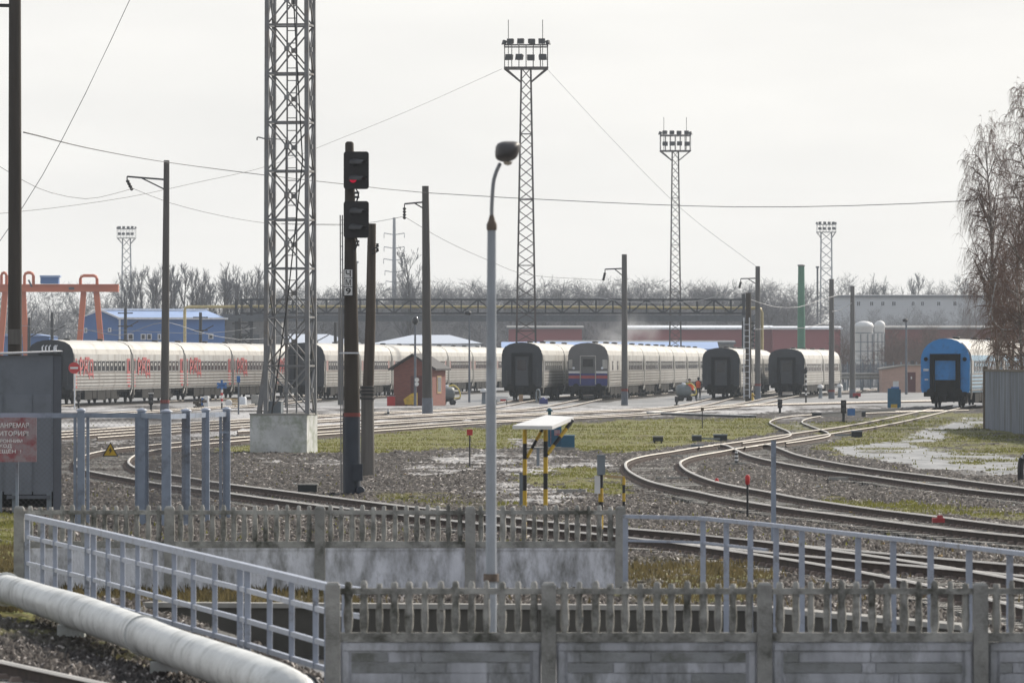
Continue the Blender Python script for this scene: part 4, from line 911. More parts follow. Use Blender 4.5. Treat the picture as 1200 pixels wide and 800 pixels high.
for x, y0, y1, sb, lab in ((630.5, 526, 546, 40, 'grey utility post under the white shelter roof'), (611, 555, 589, 55, 'taller grey utility post left of the striped shelter posts')):
    s = sb; D = FPX/s; root = thing('utility_post', lab, 'post', ((x-600)/s, D, 0)); h = CAM_H-(y0-HY)/s
    mb = MB(); mb.box((0, 0, h/2), (.085, .1, h)); mb.build('shaft', M['grey_box'], root); mb = MB(); mb.box((0, 0, h+.015), (.1, .12, .03)); mb.build('cap', M['pole_base'], root)
# blue cabinets on a slab
s = 33.8; D = FPX/s
root = thing('platform_slab', 'low pale concrete slab carrying the teal blue cabinets', 'slab', ((645-600)/s, D+.4, 0)); mb = MB(); mb.box((0, 0, .04), (1.7, 1.5, .12)); mb.build('slab', M['coping'], root)
zf = lambda y: CAM_H-(y-HY)/s
root = thing('blue_cabinet', 'upright teal blue cabinet half hidden by the striped shelter', 'cabinet', ((649.5-600)/s, D+.2, .1))
mb = MB(); mb.box((0, 0, .42), (.5, .45, .82)); mb.build('body', M['cab_blue'], root); mb = MB(); mb.box((0, 0, .85), (.54, .5, .05)); mb.build('lid', M['cab_blue'], root); mb = MB(); mb.box((-.12, -.232, .45), (.02, .02, .7)); mb.box((.1, -.235, .5), (.2, .012, .2)); mb.build('door_trim', M['sign_red'], root)
root = thing('blue_cabinet', 'low square teal blue box on the slab right of the striped shelter', 'cabinet', ((665.5-600)/s, D-.1, .1))
mb = MB(); mb.box((0, 0, .2), (.46, .42, .4)); mb.build('body', M['cab_blue'], root); mb = MB(); mb.box((0, 0, .415), (.5, .46, .03)); mb.build('lid', M['pale_blue'], root)
s = 27; root = thing('blue_hydrant', 'small blue standpipe poking up behind the white shelter roof', 'standpipe', ((644-600)/s, FPX/s, 0)); MB().lathe([(.1, 0), (.1, .35), (.07, .4), (.07, .9), (.11, .92), (.11, 1.0), (.05, 1.05)], (0, 0, 0), 12).build('pipe', M['cab_blue'], root); MB().bar((-.14, 0, .93), (.14, 0, .93), .05).build('tap', M['cab_blue'], root)
# dark ground cabinet, red markers
s = 50.5; root = thing('ground_cabinet', 'low dark ballast cabinet with pale lid beside the long curving track', 'cabinet', ((360.5-600)/s, FPX/s, 0)); mb = MB(); mb.box((0, 0, .1), (.44, .35, .2)); mb.build('body', M['dark_box'], root); mb = MB(); mb.box((0, 0, .215), (.48, .4, .03)); mb.build('lid', M['coping'], root)
for x, yt, yb, lab, sz, mt, hd in ((550.5, 503, 546, 'square red marker on a thin stake in the pale gravel', .17, 'red', 'box'), (876, 556, 606, 'narrow crimson marker on a dark stake inside the wide looping track', .062, 'red', 'lamp'), (823, 477, 503, 'small brownish marker on a stake at the far edge of the grass', .14, 'lamp_rust', 'box'), (840, 560, 572, 'low red peg in the ballast of the wide loop', .06, 'red', 'lamp')):
    D = DB(yb); s = FPX/D; h = CAM_H-(yt-HY)/s; root = thing('marker_stake', lab, 'marker', ((x-600)/s, D, 0)); MB().tube([(0, 0, -.1), (0, 0, h-.05)], .022, 8).build('stake', M['iron'], root)
    mb = MB()
    if hd == 'box': mb.box((0, -.02, h-sz*.5), (sz, .03, sz))
    else: mb.lathe([(.02, -.2), (sz*.7, -.17), (sz*.8, -.04), (sz*.4, 0)], (0, 0, h), 10)
    mb.build('marker_head', M[mt], root)
# striped switch lantern
D = DB(545); s = FPX/D; root = thing('switch_lantern', 'black and white striped switch lantern on a flat plate inside the wide loop', 'switch lantern', ((863-600)/s, D, 0))
mb = MB(); mb.box((0, 0, .05), (.52, .3, .06)); mb.build('base_plate', M['coping'], root)
mb = MB()
for i in range(6): mb.tube([(0, 0, .08+i*.055), (0, 0, .08+(i+1)*.055)], .055 if i < 4 else .045, 10, mi=i % 2)
mb.build('body', [M['black'], M['white']], root)
# dwarf signals
def dwarf(x, yt, yb, lab, blue=False, white=False):
    D = DB(yb); s = FPX/D; h = CAM_H-(yt-HY)/s
    root = thing('dwarf_signal', lab, 'dwarf signal', ((x-600)/s, D, 0), 0, 'dwarf signals')
    mb = MB(); mb.tube([(0, 0, 0), (0, 0, h*.45)], .07, 8); mb.box((0, 0, .06), (.36, .36, .12)); mb.build('pedestal', M['dark_box'], root)
    mb = MB(); mb.box((0, 0, h*.7), (.26, .22, h*.55)); mb.build('head', M['signal'], root)
    for k in (.58, .82):
        MB().lathe([(.09, -.13), (.08, -.26), (.075, -.26)], (0, 0, h*k), 10, axis='y').build('hood', M['hood'], root)
    if white: mb = MB(); mb.box((0, 0, h+.02), (.3, .26, .05)); mb.build('cap', M['white'], root)
    if blue: mb = MB(); mb.box((.38, .05, h*.48), (.38, .25, .34)); mb.build('blue_box', M['blue_sign'], root)
dwarf(914, 467, 486, 'dark dwarf signal by the mouth of the S shaped track'); dwarf(988.5, 468, 496, 'dark dwarf signal with a bright blue box at its side', blue=True)
dwarf(92, 457, 480, 'dark dwarf signal under the no entry sign'); dwarf(177, 461, 484, 'dark pale capped dwarf signal before the leftmost train', white=True); dwarf(793, 464, 476, 'small dark dwarf signal left of the two orange vested workers')
# point machines and boxes
def pbox(x, y, w, h, lab, legs=False, bar=None, mt='dark_box', cat='box'):
    D = DB(y); s = FPX/D; root = thing('point_machine', lab, cat, ((x-600)/s, D, 0), 0, 'point machines beside the tracks')
    z0 = .1 if legs else 0
    mb = MB(); mb.box((0, 0, z0+h/2), (w, .5, h)); mb.build('case', M[mt], root); mb = MB(); mb.box((0, 0, z0+h+.02), (w*1.06, .54, .05)); mb.build('lid', M['coping'] if legs else M['grey_box'], root)
    if legs:
        for a in (-.35, .35): mb = MB(); mb.box((a*w, 0, .05), (w*.15, .3, .14)); mb.build('foot', M['dark_box'], root)
    if bar: MB().bar((0, 0, .12), (bar, 0, .1), .06).build('rod', M['grey_box'], root)
pbox(771, 520, .38, .16, 'small footed box with pale lid in the middle of the grass', True); pbox(816.5, 517, .36, .2, 'dark point machine at the near left of a rod pair on the grass', bar=.9); pbox(844, 516.5, .52, .22, 'wider dark point machine at the right end of the rod on the grass')
pbox(817, 526.5, .42, .14, 'flat greenish machine lying between the rails of the wide loop', mt='grey_box'); pbox(1004, 512.5, .42, .24, 'dark square point machine beside the track of the blue coach', bar=-.9); pbox(1012, 490, .2, .35, 'small dark box standing on the black trough')
# blue cabinet at right + black trough
D = DB(481); s = FPX/D; root = thing('blue_cabinet', 'tall teal blue cabinet with a small white sign on top near the pink hut', 'cabinet', ((1047-600)/s, D, 0)); h = CAM_H-(455-HY)/s
mb = MB(); mb.box((0, 0, h/2), (.72, .6, h)); mb.build('body', M['cab_blue'], root); mb = MB(); mb.box((.02, -.31, h*.2), (.4, .02, .25)); mb.build('emblem_plate', M['yellow'], root)
mb = MB(); mb.box((.1, 0, h+.05), (.5, .4, .1)); mb.build('lid', M['blue_sign'], root); mb = MB(); mb.box((.15, 0, h+.28), (.36, .06, .36)); mb.build('small_sign', M['white'], root)
mb = MB(); mb.box((.4, .1, h*.55), (.12, .4, h*.8)); mb.build('side_box', M['cab_blue'], root)
a, b_ = base(957, 491), base(1050, 484.5); root = thing('cable_trough', 'long low black trough beside the S shaped track', 'trough', a); mb = MB(); mb.bar(a+Vector((0, 0, .13)), b_+Vector((0, 0, .13)), .5, .36); mb.build('wall', M['dark_box'], root, world=True)
mb = MB(); mb.bar(a+Vector((0, 0, .32)), b_+Vector((0, 0, .32)), .56, .04); mb.build('cover', M['iron'], root, world=True)
a, b_ = base(762, 487.5), base(882, 490.5); root = thing('cable_trough', 'long dark trough with a bright lid left of the S shaped track', 'trough', a); mb = MB(); mb.bar(a+Vector((0, 0, .1)), b_+Vector((0, 0, .06)), .4, .2); mb.build('wall', M['dark_box'], root, world=True)
mb = MB(); mb.bar(a+Vector((0, 0, .22)), b_+Vector((0, 0, .18)), .46, .04); mb.build('cover', M['white'], root, world=True)
# grey post, bent vent pipe, brake shoe
s = 71; root = thing('grey_post', 'tall plain grey post rising above the right hand railing', 'post', ((906.5-600)/s, FPX/s, 0)); h = CAM_H-(517-HY)/s; mb = MB(); mb.box((0, 0, h/2-.2), (.08, .08, h+.4)); mb.build('shaft', M['post_grey'], root); mb = MB(); mb.box((0, 0, h+.01), (.09, .09, .02)); mb.build('cap', M['grey_box'], root)
D = DB(562); s = FPX/D; root = thing('vent_pipe', 'bent black vent pipe with a pale highlight strip on top at the right edge', 'pipe', ((1200-600)/s, D, 0)); MB().tube(catmull([(-.08, 0, -.1), (-.08, 0, .4), (.0, 0, .6), (.25, 0, .62), (.5, 0, .55)], .08), .085, 14).build('bend', M['black'], root); mb = MB(); mb.tube(catmull([(-.05, -.02, .56), (.03, -.02, .66), (.25, -.02, .68)], .08), .05, 10); mb.build('highlight_strip', M['roofmetal'], root)  # pale strip laid along the bend as its painted top highlight
p = P(1099.5, 619.5, .0); root = thing('brake_shoe', 'red brake shoe lying on the rail of the wide looping track', 'brake shoe', p); mb = MB(); mb.box((0, 0, .16), (.22, .3, .08)); mb.build('sole', M['rods'], root); mb = MB(); mb.box((.03, 0, .22), (.12, .22, .06), 0, 0, .7); mb.build('grip', M['rods'], root)
# corrugated fence at right
a = base(1155, 503.5); b_ = base(1420, 541); root = thing('corrugated_fence', 'corrugated zinc fence with brown end post in front of the birch trees', 'fence', a)
d = (b_-a); L_ = d.length; d.normalize(); nn = Vector((d.y, -d.x, 0)); ztop = CAM_H-(431-HY)/(FPX/a.y)
mb = MB(); vs = []; n = int(L_/.045)
for i in range(n+1):
    q = a+d*(i*L_/n)+nn*(.028*math.sin(i*PI/2)+.0); vs += [(q.x, q.y, .0), (q.x, q.y, ztop-.12+.02*math.sin(i*.13))]
mb.add(vs, [(2*i, 2*i+2, 2*i+3, 2*i+1) for i in range(n)]); mb.build('corrugated_sheet', M['corr'], root, world=True)
mb = MB(); mb.bar(a+Vector((0, .06, ztop-.1)), b_+Vector((0, .06, ztop-.1)), .12, .1); mb.build('top_rail', M['rustpost'], root, world=True)
for k in (0, .55): q = a+d*(k*L_); mb = MB(); mb.bx(q.x-.1, q.x+.1, q.y+.05, q.y+.22, -.2, ztop+.06); mb.build('post', M['rustpost'], root, world=True)

# ------------------------------------------------------------------ coaches
HALF = [(1.47, .95), (1.53, 1.2), (1.54, 3.02), (1.5, 3.3), (1.36, 3.66), (1.1, 3.97), (.75, 4.19), (.38, 4.31), (0, 4.35)]
HALF_SQ = [(1.47, .95), (1.53, 1.2), (1.54, 3.05), (1.53, 3.4), (1.46, 3.74), (1.28, 4.02), (.95, 4.21), (.5, 4.32), (0, 4.36)]
PROF_ROUND = HALF + [(-x, z) for x, z in HALF[-2::-1]]
PROF_SQ = HALF_SQ + [(-x, z) for x, z in HALF_SQ[-2::-1]]
def make_coach(label, side, band, end, endstyle, red=False, logo=False, nwin=10, tall=1.0, near=True):
    root = thing('railway_coach', label, 'railway coach', (0, 0, 0))
    PROF = PROF_ROUND if endstyle == 'blue' else PROF_SQ
    Lc = 24.1; n = len(PROF); k = len(HALF)
    body, roof = MB(), MB()
    for y in (.14, Lc): pass
    rows = [(x, .14, z) for x, z in PROF], [(x, Lc, z) for x, z in PROF]
    for i in range(n-1):
        t = roof if 3 <= i < n-4 else body
        t.add([rows[0][i], rows[0][i+1], rows[1][i+1], rows[1][i]], [(0, 1, 2, 3)], 0, t is roof)
    body.add([rows[0][0], rows[0][-1], rows[1][-1], rows[1][0]], [(0, 1, 2, 3)])
    for sx in (1, -1):
        for z in (1.28, 1.5, 1.72, 1.94): body.bx(sx*1.535, sx*1.6, .3, Lc-.2, z, z+.1, 0)
        body.bx(sx*1.53, sx*1.56, .2, Lc-.1, 1.08, 1.15, 1)
        for z in (1.385, 1.605, 1.825, 2.045): body.bx(sx*1.53, sx*1.548, .3, Lc-.2, z+.01, z+.1, 1)  # darker strips between the ribs put groove shade into the colour
    bo = body.build('body', [side, M['rib_groove']], root); roof.build('roof', M['roofw'], root)
    for sx in (1, -1):
        mb = MB(); mb.bx(sx*1.53, sx*1.552, .5, Lc-.4, 2.17, 2.98); wb = mb.build('window_band', band, root)
    for i in range(nwin):
        y = 2.6+(Lc-5.2)*(i+.5)/nwin; mb = MB(); w = min(.62, 9.0/nwin)
        mb.bx(1.548, 1.572, y-w-.09, y+w+.09, 2.2, 2.98, 1); mb.bx(1.56, 1.58, y-w, y+w, 2.25, 2.93, 0); mb.bx(1.575, 1.59, y-w*.45, y+w*.45, 2.6, 2.8, 1)
        mb.build('window', [M['glass'], side], root)
    for y in (.95, Lc-.95):
        mb = MB(); mb.bx(1.545, 1.57, y-.42, y+.42, 1.1, 3.1); mb.bx(1.565, 1.58, y-.25, y+.25, 2.25, 2.95, 1)
        mb.build('side_door', [M['coach_red'] if red else side, M['glass']], root)
    if red:
        mb = MB(); mb.bx(1.553, 1.562, .35, .5, 1.05, 3.2)
        for y0, y1, z0, z1 in ((2.7, 3.1, 2.95, 3.2), (4.6, 6.3, 3.0, 3.2), (Lc-1.9, Lc-1.5, 1.3, 3.1)): mb.bx(1.553, 1.585, y0, y1, z0, z1)
        mb.build('red_patch', M['coach_red'], root)
    if logo:
        mb = MB(); add_text(mb, 'РЖД', 1.45, (1.603, 2.2, 1.72), (0, 1, 0), (0, 0, 1), (1, 0, 0), 5.6, 0, .006)
        mb.build('logo_lettering', M['coach_red'], root, fix=False)
    # ends
    ew = MB(); ew.prism(PROF, .02, .14); e1 = ew.build('end_wall', end, root)
    e2 = MB().prism(PROF, Lc, Lc+.1).build('end_wall', M['navy'], root)
    mb = MB(); dk = M['navy_dk']
    if endstyle == 'navy':
        mb.bx(-.78, -.52, -.22, .03, 1.05, 3.5); mb.bx(.52, .78, -.22, .03, 1.05, 3.5); mb.bx(-.78, .78, -.22, .03, 3.3, 3.55); mb.bx(-.7, .7, -.25, .03, .9, 1.08); mb.build('gangway_frame', dk, root)
        mb = MB(); mb.bx(-.5, .5, -.06, .025, 1.1, 3.28); mb.bx(-.5, .5, -.08, -.055, 2.0, 2.06); d_ = mb.build('gangway_door', M['navy_lt'], root)
        mb = MB(); mb.bx(-.33, .33, -.075, -.055, 2.25, 3.05); mb.build('door_window', M['glass'], d_)
        for sx in (-1, 1):
            mb = MB(); mb.bar((sx*1.15, -.02, 1.3), (sx*1.15, -.02, 2.3), .05); mb.build('grab_rail', M['navy_lt'], root)
    elif endstyle == 'striped':
        mb.bx(-.62, -.55, -.07, .03, 1.15, 3.3); mb.bx(.55, .62, -.07, .03, 1.15, 3.3); mb.bx(-.62, .62, -.07, .03, 3.3, 3.37); mb.build('gangway_frame', M['greyside'], root)
        mb = MB(); mb.bx(-.53, .53, -.03, .025, 2.0, 3.28); mb.bx(-.4, .4, -.045, -.03, 2.5, 3.1, 1); mb.build('gangway_door', [M['endgrey'], M['under_lt']], root)
        for z0, z1, m_, nm in ((2.0, 2.17, 'white', 'white_stripe'), (1.83, 2.0, 'blue_stripe', 'blue_stripe'), (1.6, 1.83, 'coach_red', 'red_stripe'), (1.05, 1.6, 'blue_stripe', 'blue_stripe')):
            mb = MB(); mb.bx(-1.5, 1.5, -.012 if nm != 'white_stripe' else -.01, .022, z0, z1-.004); mb.build(nm, M[m_], root)
        for sx in (-1, 1):
            mb = MB(); mb.bx(sx*1.3-.18, sx*1.3+.1 if sx < 0 else sx*1.3+.18, -.014, .024, 2.35, 3.05); mb.build('panel', M['greyside'], root)
            MB().lathe([(.1, -.03), (.08, -.045)], (sx*1.1, 0, 2.4), 12, axis='y').build('headlight', M['trim'], root)
    else:
        mb.bx(-.95, -.66, -.3, .03, .95, 3.25); mb.bx(.66, .95, -.3, .03, .95, 3.25); mb.bx(-.95, .95, -.3, .03, 3.1, 3.38); mb.build('gangway_frame', dk, root)
        mb = MB(); mb.bx(-.64, .64, -.03, .025, 1.75, 2.95); mb.build('gangway_door', M['bright_blue'], root)
        mb = MB(); mb.bx(-.64, .64, -.04, .028, .95, 1.74); mb.build('footplate', M['under'], root); mb = MB(); mb.bx(-.64, .64, -.05, .03, 2.96, 3.1); mb.build('rolled_shutter', M['under'], root)
        mb = MB(); mb.lathe([(.13, -.06), (.1, -.09)], (-1.22, 0, 3.05), 12, axis='y'); mb.build('tail_lamp', dk, root); mb = MB(); mb.lathe([(.13, -.06), (.1, -.09)], (1.22, 0, 3.05), 12, axis='y'); mb.build('tail_lamp', dk, root)
        mb = MB(); mb.bx(-1.38, -1.05, -.01, .022, 2.3, 2.45); mb.bx(-1.3, -1.08, -.01, .022, 1.72, 1.82); mb.build('end_markings', M['trim'], root)
    for sx in (-1, 1):
        mb = MB(); mb.tube([(sx*.88, -.62, .98), (sx*.88, .1, .98)], .09, 10); mb.lathe([(.24, -.66), (.22, -.61)], (sx*.88, 0, .98), 14, axis='y'); mb.build('buffer', M['under'], root)
    mb = MB(); mb.bx(-.2, .2, -.75, .2, .75, 1.0); mb.bx(-.1, .12, -.6, -.3, .35, .75); mb.bx(-1.35, 1.35, -.05, .3, .7, 1.0); mb.build('coupler', M['under'], root)
    mb = MB(); mb.prism([(x*.93, .2+z*.93) for x, z in PROF], Lc+.09, Lc+.5); mb.build('bellows_joint_shade', dk, root)  # bellows widened to the body profile to include the dark joint shadow
    for y, dy in ((Lc-.02, -.5), (.2, .5)):
        MB().tube(catmull([(1.0, y, 4.08), (1.42, y, 3.62), (1.6, y, 3.0), (1.62, y, 1.3), (1.6, y+dy*.4, .85), (1.55, y+dy, .55)], .3), .055, 6).build('corner_pipe', M['roofw'], root)
    for sx in (-.35, .42): MB().tube(catmull([(sx, 0, .9), (sx, -.3, .8), (sx+.05, -.4, .5), (sx+.15, -.2, .35)], .1), .035, 6).build('brake_hose', M['under'], root)
    mb = MB(); mb.bx(-1.3, 1.3, .4, Lc-.3, .78, 1.0)
    for y0, y1, z in ((5.3, 8.3, .3), (8.5, 10.2, .38), (10.5, 13.9, .25), (14.1, 16.0, .36), (16.2, 18.7, .3)): mb.bx(.55, 1.42, y0, y1, z, .95, 1 if y0 in (9.0,) else 0); mb.bx(-1.42, -.5, y0+.5, y1, z+.05, .95)
    mb.build('underframe', [M['under'], M['under_lt']], root)
    for yb in (3.1, Lc-3.1):
        mb = MB()
        for sx in (-1, 1): mb.bx(sx*.98-.08, sx*.98+.08, yb-1.75, yb+1.75, .5, .74); mb.bx(sx*.98-.13, sx*.98+.13, yb-.35, yb+.35, .25, .85); mb.lathe([(.11, .3), (.11, .75)], (sx*.98, yb-.75, 0), 8); mb.lathe([(.11, .3), (.11, .75)], (sx*.98, yb+.75, 0), 8)
        mb.bx(-1, 1, yb-.25, yb+.25, .45, .7); bg_ = mb.build('bogie', M['under'], root)
        for dy in (-1.2, 1.2):
            mb = MB()
            for sx in (-1, 1): mb.lathe([(.1, sx*.66), (.36, sx*.67), (.475, sx*.69), (.475, sx*.8), (.4, sx*.82), (.1, sx*.84)], (0, yb+dy, .475), 16, axis='x')
            mb.tube([(-.9, yb+dy, .475), (.9, yb+dy, .475)], .09, 8); mb.build('wheelset', M['under'], bg_)
    for y, r_ in ((5, .2), (18.5, .2)):
        MB().lathe([(r_, 4.25), (r_, 4.37), (r_*1.3, 4.39), (r_*1.2, 4.46), (r_*.3, 4.48)], (.25, y, 0), 10).build('roof_vent', M['iron'], root)
    return root
def place(o, k, i, scale=(1, 1, 1)):
    (x, D), a = TR[k]; o.location = (x+math.sin(a)*24.55*i, D+math.cos(a)*24.55*i, RT); o.rotation_euler = (0, 0, -a); o.scale = scale; return o
ORD = ['front', 'second', 'third', 'fourth', 'fifth', 'sixth', 'seventh']
def train(key, proto, n, desc, group, start=0, first_label=None, scale=(1, 1, 1)):
    for i in range(start, n):
        o = proto if (proto.get('free', 1) and not proto.get('used')) else dup(proto, (0, 0, 0))
        proto['used'] = 1
        if 'used' in o: pass
        place(o, key, i, scale); o['group'] = group
        o['label'] = first_label if (i == 0 and first_label) else f'{ORD[i]} coach of {desc}'
A = make_coach('x', M['greyside'], M['band'], M['navy'], 'navy', True, True, 11)
train('left', A, 5, 'the grey train with big red lettering at the left', 'coaches of the grey and red train', first_label='slate ended grey coach with big red lettering, first of the leftmost train')
B = make_coach('x', M['cream'], M['band_red'], M['navy'], 'navy', False, False, 12)
train('second', B, 7, 'the cream train with reddish window band behind the brick booth', 'coaches of the cream train behind the brick booth', first_label='slate ended cream coach partly hidden by the thick lattice mast')
C_ = make_coach('x', M['cream'], M['band'], M['navy'], 'navy', False, False, 9)
train('third', C_, 2, 'the short cream train left of the striped coach', 'coaches of the short cream train', first_label='slate ended cream coach standing left of the blue and red striped coach')
train('striped', C_, 7, 'the cream train led by the blue and red striped end', 'coaches of the train with the striped end', start=1)
SG = make_coach('cream coach whose grey end has white, blue and red stripes', M['cream'], M['cream'], M['endgrey'], 'striped', False, False, 3)
place(SG, 'striped', 0); SG['group'] = 'coaches of the train with the striped end'
train('fifth', C_, 3, 'the train left of the two poles with the ladder', 'coaches of the train beside the ladder pole', first_label='slate grey coach end with deep dark gangway just left of the ladder pole', scale=(.97, 1, .92))
train('sixth', C_, 2, 'the short train between the ladder pole and the pink hut', 'coaches of the sixth train', first_label='slate grey coach end right of the ladder pole, striped marker at its corner', scale=(1, 1, .92))
BL = make_coach('bright blue coach with arched end and deep dark gangway beside the birch', M['pale_blue'], M['greyside'], M['bright_blue'], 'blue', False, False, 10)
place(BL, 'blue', 0)
o = dup(BL, (0, 0, 0), label='second pale blue coach behind the bright blue one, hidden behind the birch twigs'); place(o, 'blue', 1)
for o in COL.objects:
    for kk in ('used', 'free'):
        if kk in o: del o[kk]

# ------------------------------------------------------------------ brick booth, pink hut and yard clutter
D = DB(476); s = FPX/D; root = thing('brick_booth', 'red brick gabled booth with dark felt roof and brown door beside the tall pole', 'booth', ((484-600)/s, D, 0), R(-14))
w, dp, he, hr = 2.75, 3.6, 2.62, 3.45
mb = MB(); mb.prism([(-w/2, 0), (w/2, 0), (w/2, he), (0, hr), (-w/2, he)], 0, dp); mb.build('wall', M['brick'], root)
mb = MB()
for sx in (-1, 1):
    a, b_ = (sx*(w/2+.32), he-.14), (0, hr+.06)
    mb.prism([a, b_, (b_[0], b_[1]+.12), (a[0], a[1]+.12)], -.3, dp+.3)
mb.build('roof', M['slate'], root)
mb = MB(); mb.bx(-.15, 1.0, -.05, .01, .05, 2.1); d_ = mb.build('door', M['brick_lt'], root); mb = MB(); mb.bx(.85, .9, -.09, -.045, 1.0, 1.15); mb.build('handle', M['iron'], d_)
mb = MB(); mb.bx(w/2-.01, w/2+.04, 1.2, 2.3, .9, 2.1); f_ = mb.build('window', M['crate'], root); mb = MB(); mb.bx(w/2+.03, w/2+.05, 1.3, 2.2, 1.0, 2.0); mb.build('pane', M['glass'], f_)
root = thing('red_box', 'low red box against the left wall of the brick booth', 'box', ((458.5-600)/s, D-.6, 0)); mb = MB(); mb.box((0, 0, .34), (.55, .5, .68)); mb.build('body', M['red'], root); mb = MB(); mb.box((0, 0, .7), (.6, .55, .05)); mb.build('lid', M['sign_red'], root)
root = thing('grit_bin', 'yellow slant topped grit bin in front of the brick booth', 'bin', ((482-600)/s, D-2.2, 0)); mb = MB(); mb.prism([(-.4, .15), (.45, .1), (.45, .95), (.05, .9), (-.5, .5)], -.3, .3); mb.build('body', M['yellow'], root)
for a in (-.3, .3): mb = MB(); mb.bx(a-.05, a+.05, -.25, .25, 0, .16); mb.build('foot', M['iron'], root)
def trolley(x, y, lab, hose=1):
    D = DB(y); s = FPX/D; root = thing('tank_trolley', lab, 'tank trolley', ((x-600)/s, D, 0), R(20), 'tank trolleys')
    MB().lathe([(.1, -.55), (.42, -.5), (.48, -.3), (.48, .3), (.42, .5), (.1, .55)], (0, 0, .85), 16, axis='x').build('tank', M['tank'], root)
    mb = MB(); mb.bx(-.5, .5, -.35, .35, .28, .4); mb.bar((.5, 0, .35), (1.0, -.2, .5), .06); mb.build('frame', M['iron'], root)
    for sx in (-.35, .35): MB().lathe([(.1, -.42), (.24, -.4), (.24, -.32), (.1, -.3)], (sx, 0, .24), 14, axis='y').build('wheel', M['black'], root)
    MB().tube(catmull([(.1, -.3, 1.35), (.4, -.45, 1.42), (.75, -.5, 1.1), (.85, -.5, .6), (.4, -.5, .5)], .1), .05, 8).build('hose', M['hose'], root)
    MB().lathe([(.16, 1.3), (.16, 1.42), (.05, 1.46)], (0, 0, 0), 12).build('cap', M['trim'], root)
trolley(523, 475, 'grey tank trolley with yellow hose right of the brick booth'); trolley(801, 470.5, 'grey tank trolley with yellow hose beside the two workers')
D = DB(470); s = FPX/D
def small(name, lab, cat, x, y, parts, group=None):
    D = DB(y); s = FPX/D; root = thing(name, lab, cat, ((x-600)/s, D, 0), 0, group)
    for nm, m_, fn in parts: mb = MB(); fn(mb); mb.build(nm, M[m_], root)
    return root
small('crate', 'beige crate standing before the short grey ended train', 'crate', 610.5, 471.5, [('body', 'crate', lambda m: m.box((0, 0, .3), (.3, .3, .6))), ('slats', 'pink', lambda m: [m.box((0, -.16, .12+k*.18), (.34, .03, .08)) for k in range(3)])])
small('standpipe', 'grey hooped standpipe beside the blue pump in front of the short train', 'standpipe', 630.5, 472.5, [('hoop', 'grey_box', lambda m: m.tube(catmull([(-.12, 0, 0), (-.12, 0, .85), (0, 0, 1.02), (.12, 0, .85), (.12, 0, 0)], .1), .06, 8)), ('foot', 'tank', lambda m: m.box((0, 0, .06), (.45, .3, .12)))])
small('pump', 'low blue pump with a white nozzle in front of the short train', 'pump', 637, 474, [('body', 'blue_stripe', lambda m: (m.box((0, 0, .2), (.6, .4, .4)), m.lathe([(.15, .38), (.12, .5), (.05, .52)], (0, 0, 0), 10))), ('nozzle', 'white', lambda m: m.tube([(.15, -.1, .4), (.35, -.2, .55), (.42, -.2, .5)], .05, 8))])
small('barrier', 'low red and white barrier left of the beige crate', 'barrier', 588, 475, [('board', 'white', lambda m: m.box((0, 0, .5), (.85, .05, .28))), ('red_patch', 'red', lambda m: m.box((.1, -.03, .38), (.4, .02, .12))), ('leg', 'iron', lambda m: m.box((-.35, 0, .2), (.06, .3, .4))), ('leg', 'iron', lambda m: m.box((.35, 0, .2), (.06, .3, .4)))])
small('hydrant', 'small yellow hydrant at the foot of the pole with the red band', 'hydrant', 881.5, 470, [('body', 'yellow', lambda m: m.lathe([(.14, 0), (.14, .25), (.1, .3), (.1, .5), (.14, .52), (.12, .6), (.03, .64)], (0, 0, 0), 12)), ('outlet', 'crate', lambda m: m.tube([(-.22, 0, .45), (.22, 0, .45)], .06, 8))])
small('red_trolley', 'small dark red trolley between the two plain poles', 'trolley', 1004, 467, [('body', 'rods', lambda m: m.box((0, 0, .32), (.65, .4, .3))), ('handle', 'iron', lambda m: m.bar((.3, 0, .4), (.5, 0, .7), .05)), ('wheel', 'black', lambda m: m.lathe([(.14, -.22), (.14, .22)], (0, 0, .14), 12, axis='y'))])
for x, y, lab in ((961.5, 467, 'pale topped water hydrant left of the plain concrete pole'), (984, 466, 'pale topped water hydrant right of the plain concrete pole'), (567, 474, 'pale topped water hydrant beside the street lamp shaft')):
    small('water_hydrant', lab, 'hydrant', x, y, [('column', 'grey_box', lambda m: m.lathe([(.2, 0), (.16, .2), (.13, .9), (.16, .92)], (0, 0, 0), 12)), ('cap', 'white', lambda m: m.lathe([(.26, .9), (.24, 1.08), (.1, 1.16)], (0, 0, 0), 12))], 'water hydrants')
for x, y, h, w, lab, m_ in ((242, 479, .85, .17, 'white round bollard left of the blue star sign', 'white'), (284, 477, .7, .28, 'pale low cabinet right of the blue plate sign', 'trim'), (299.5, 476, .8, .3, 'pale cabinet at the left foot of the lattice mast', 'coping')):
    small('bollard', lab, 'bollard', x, y, [('column', m_, lambda m: m.lathe([(w, 0), (w, h-.06), (w*.8, h)], (0, 0, 0), 12)), ('base', 'dark_box', lambda m: m.box((0, 0, .05), (w*3, w*2.4, .1)))])
small('pallet_stack', 'brown junk pile with a white drum left of the blue plate sign', 'pallets', 271, 478, [('boards', 'crate', lambda m: [m.box((.1, 0, .1+.16*k), (.75-.06*k, .6, .1), .1*k) for k in range(4)]), ('drum', 'white', lambda m: m.lathe([(.22, -.3), (.24, 0), (.2, .25)], (-.15, -.35, .35), 14, axis='y'))])
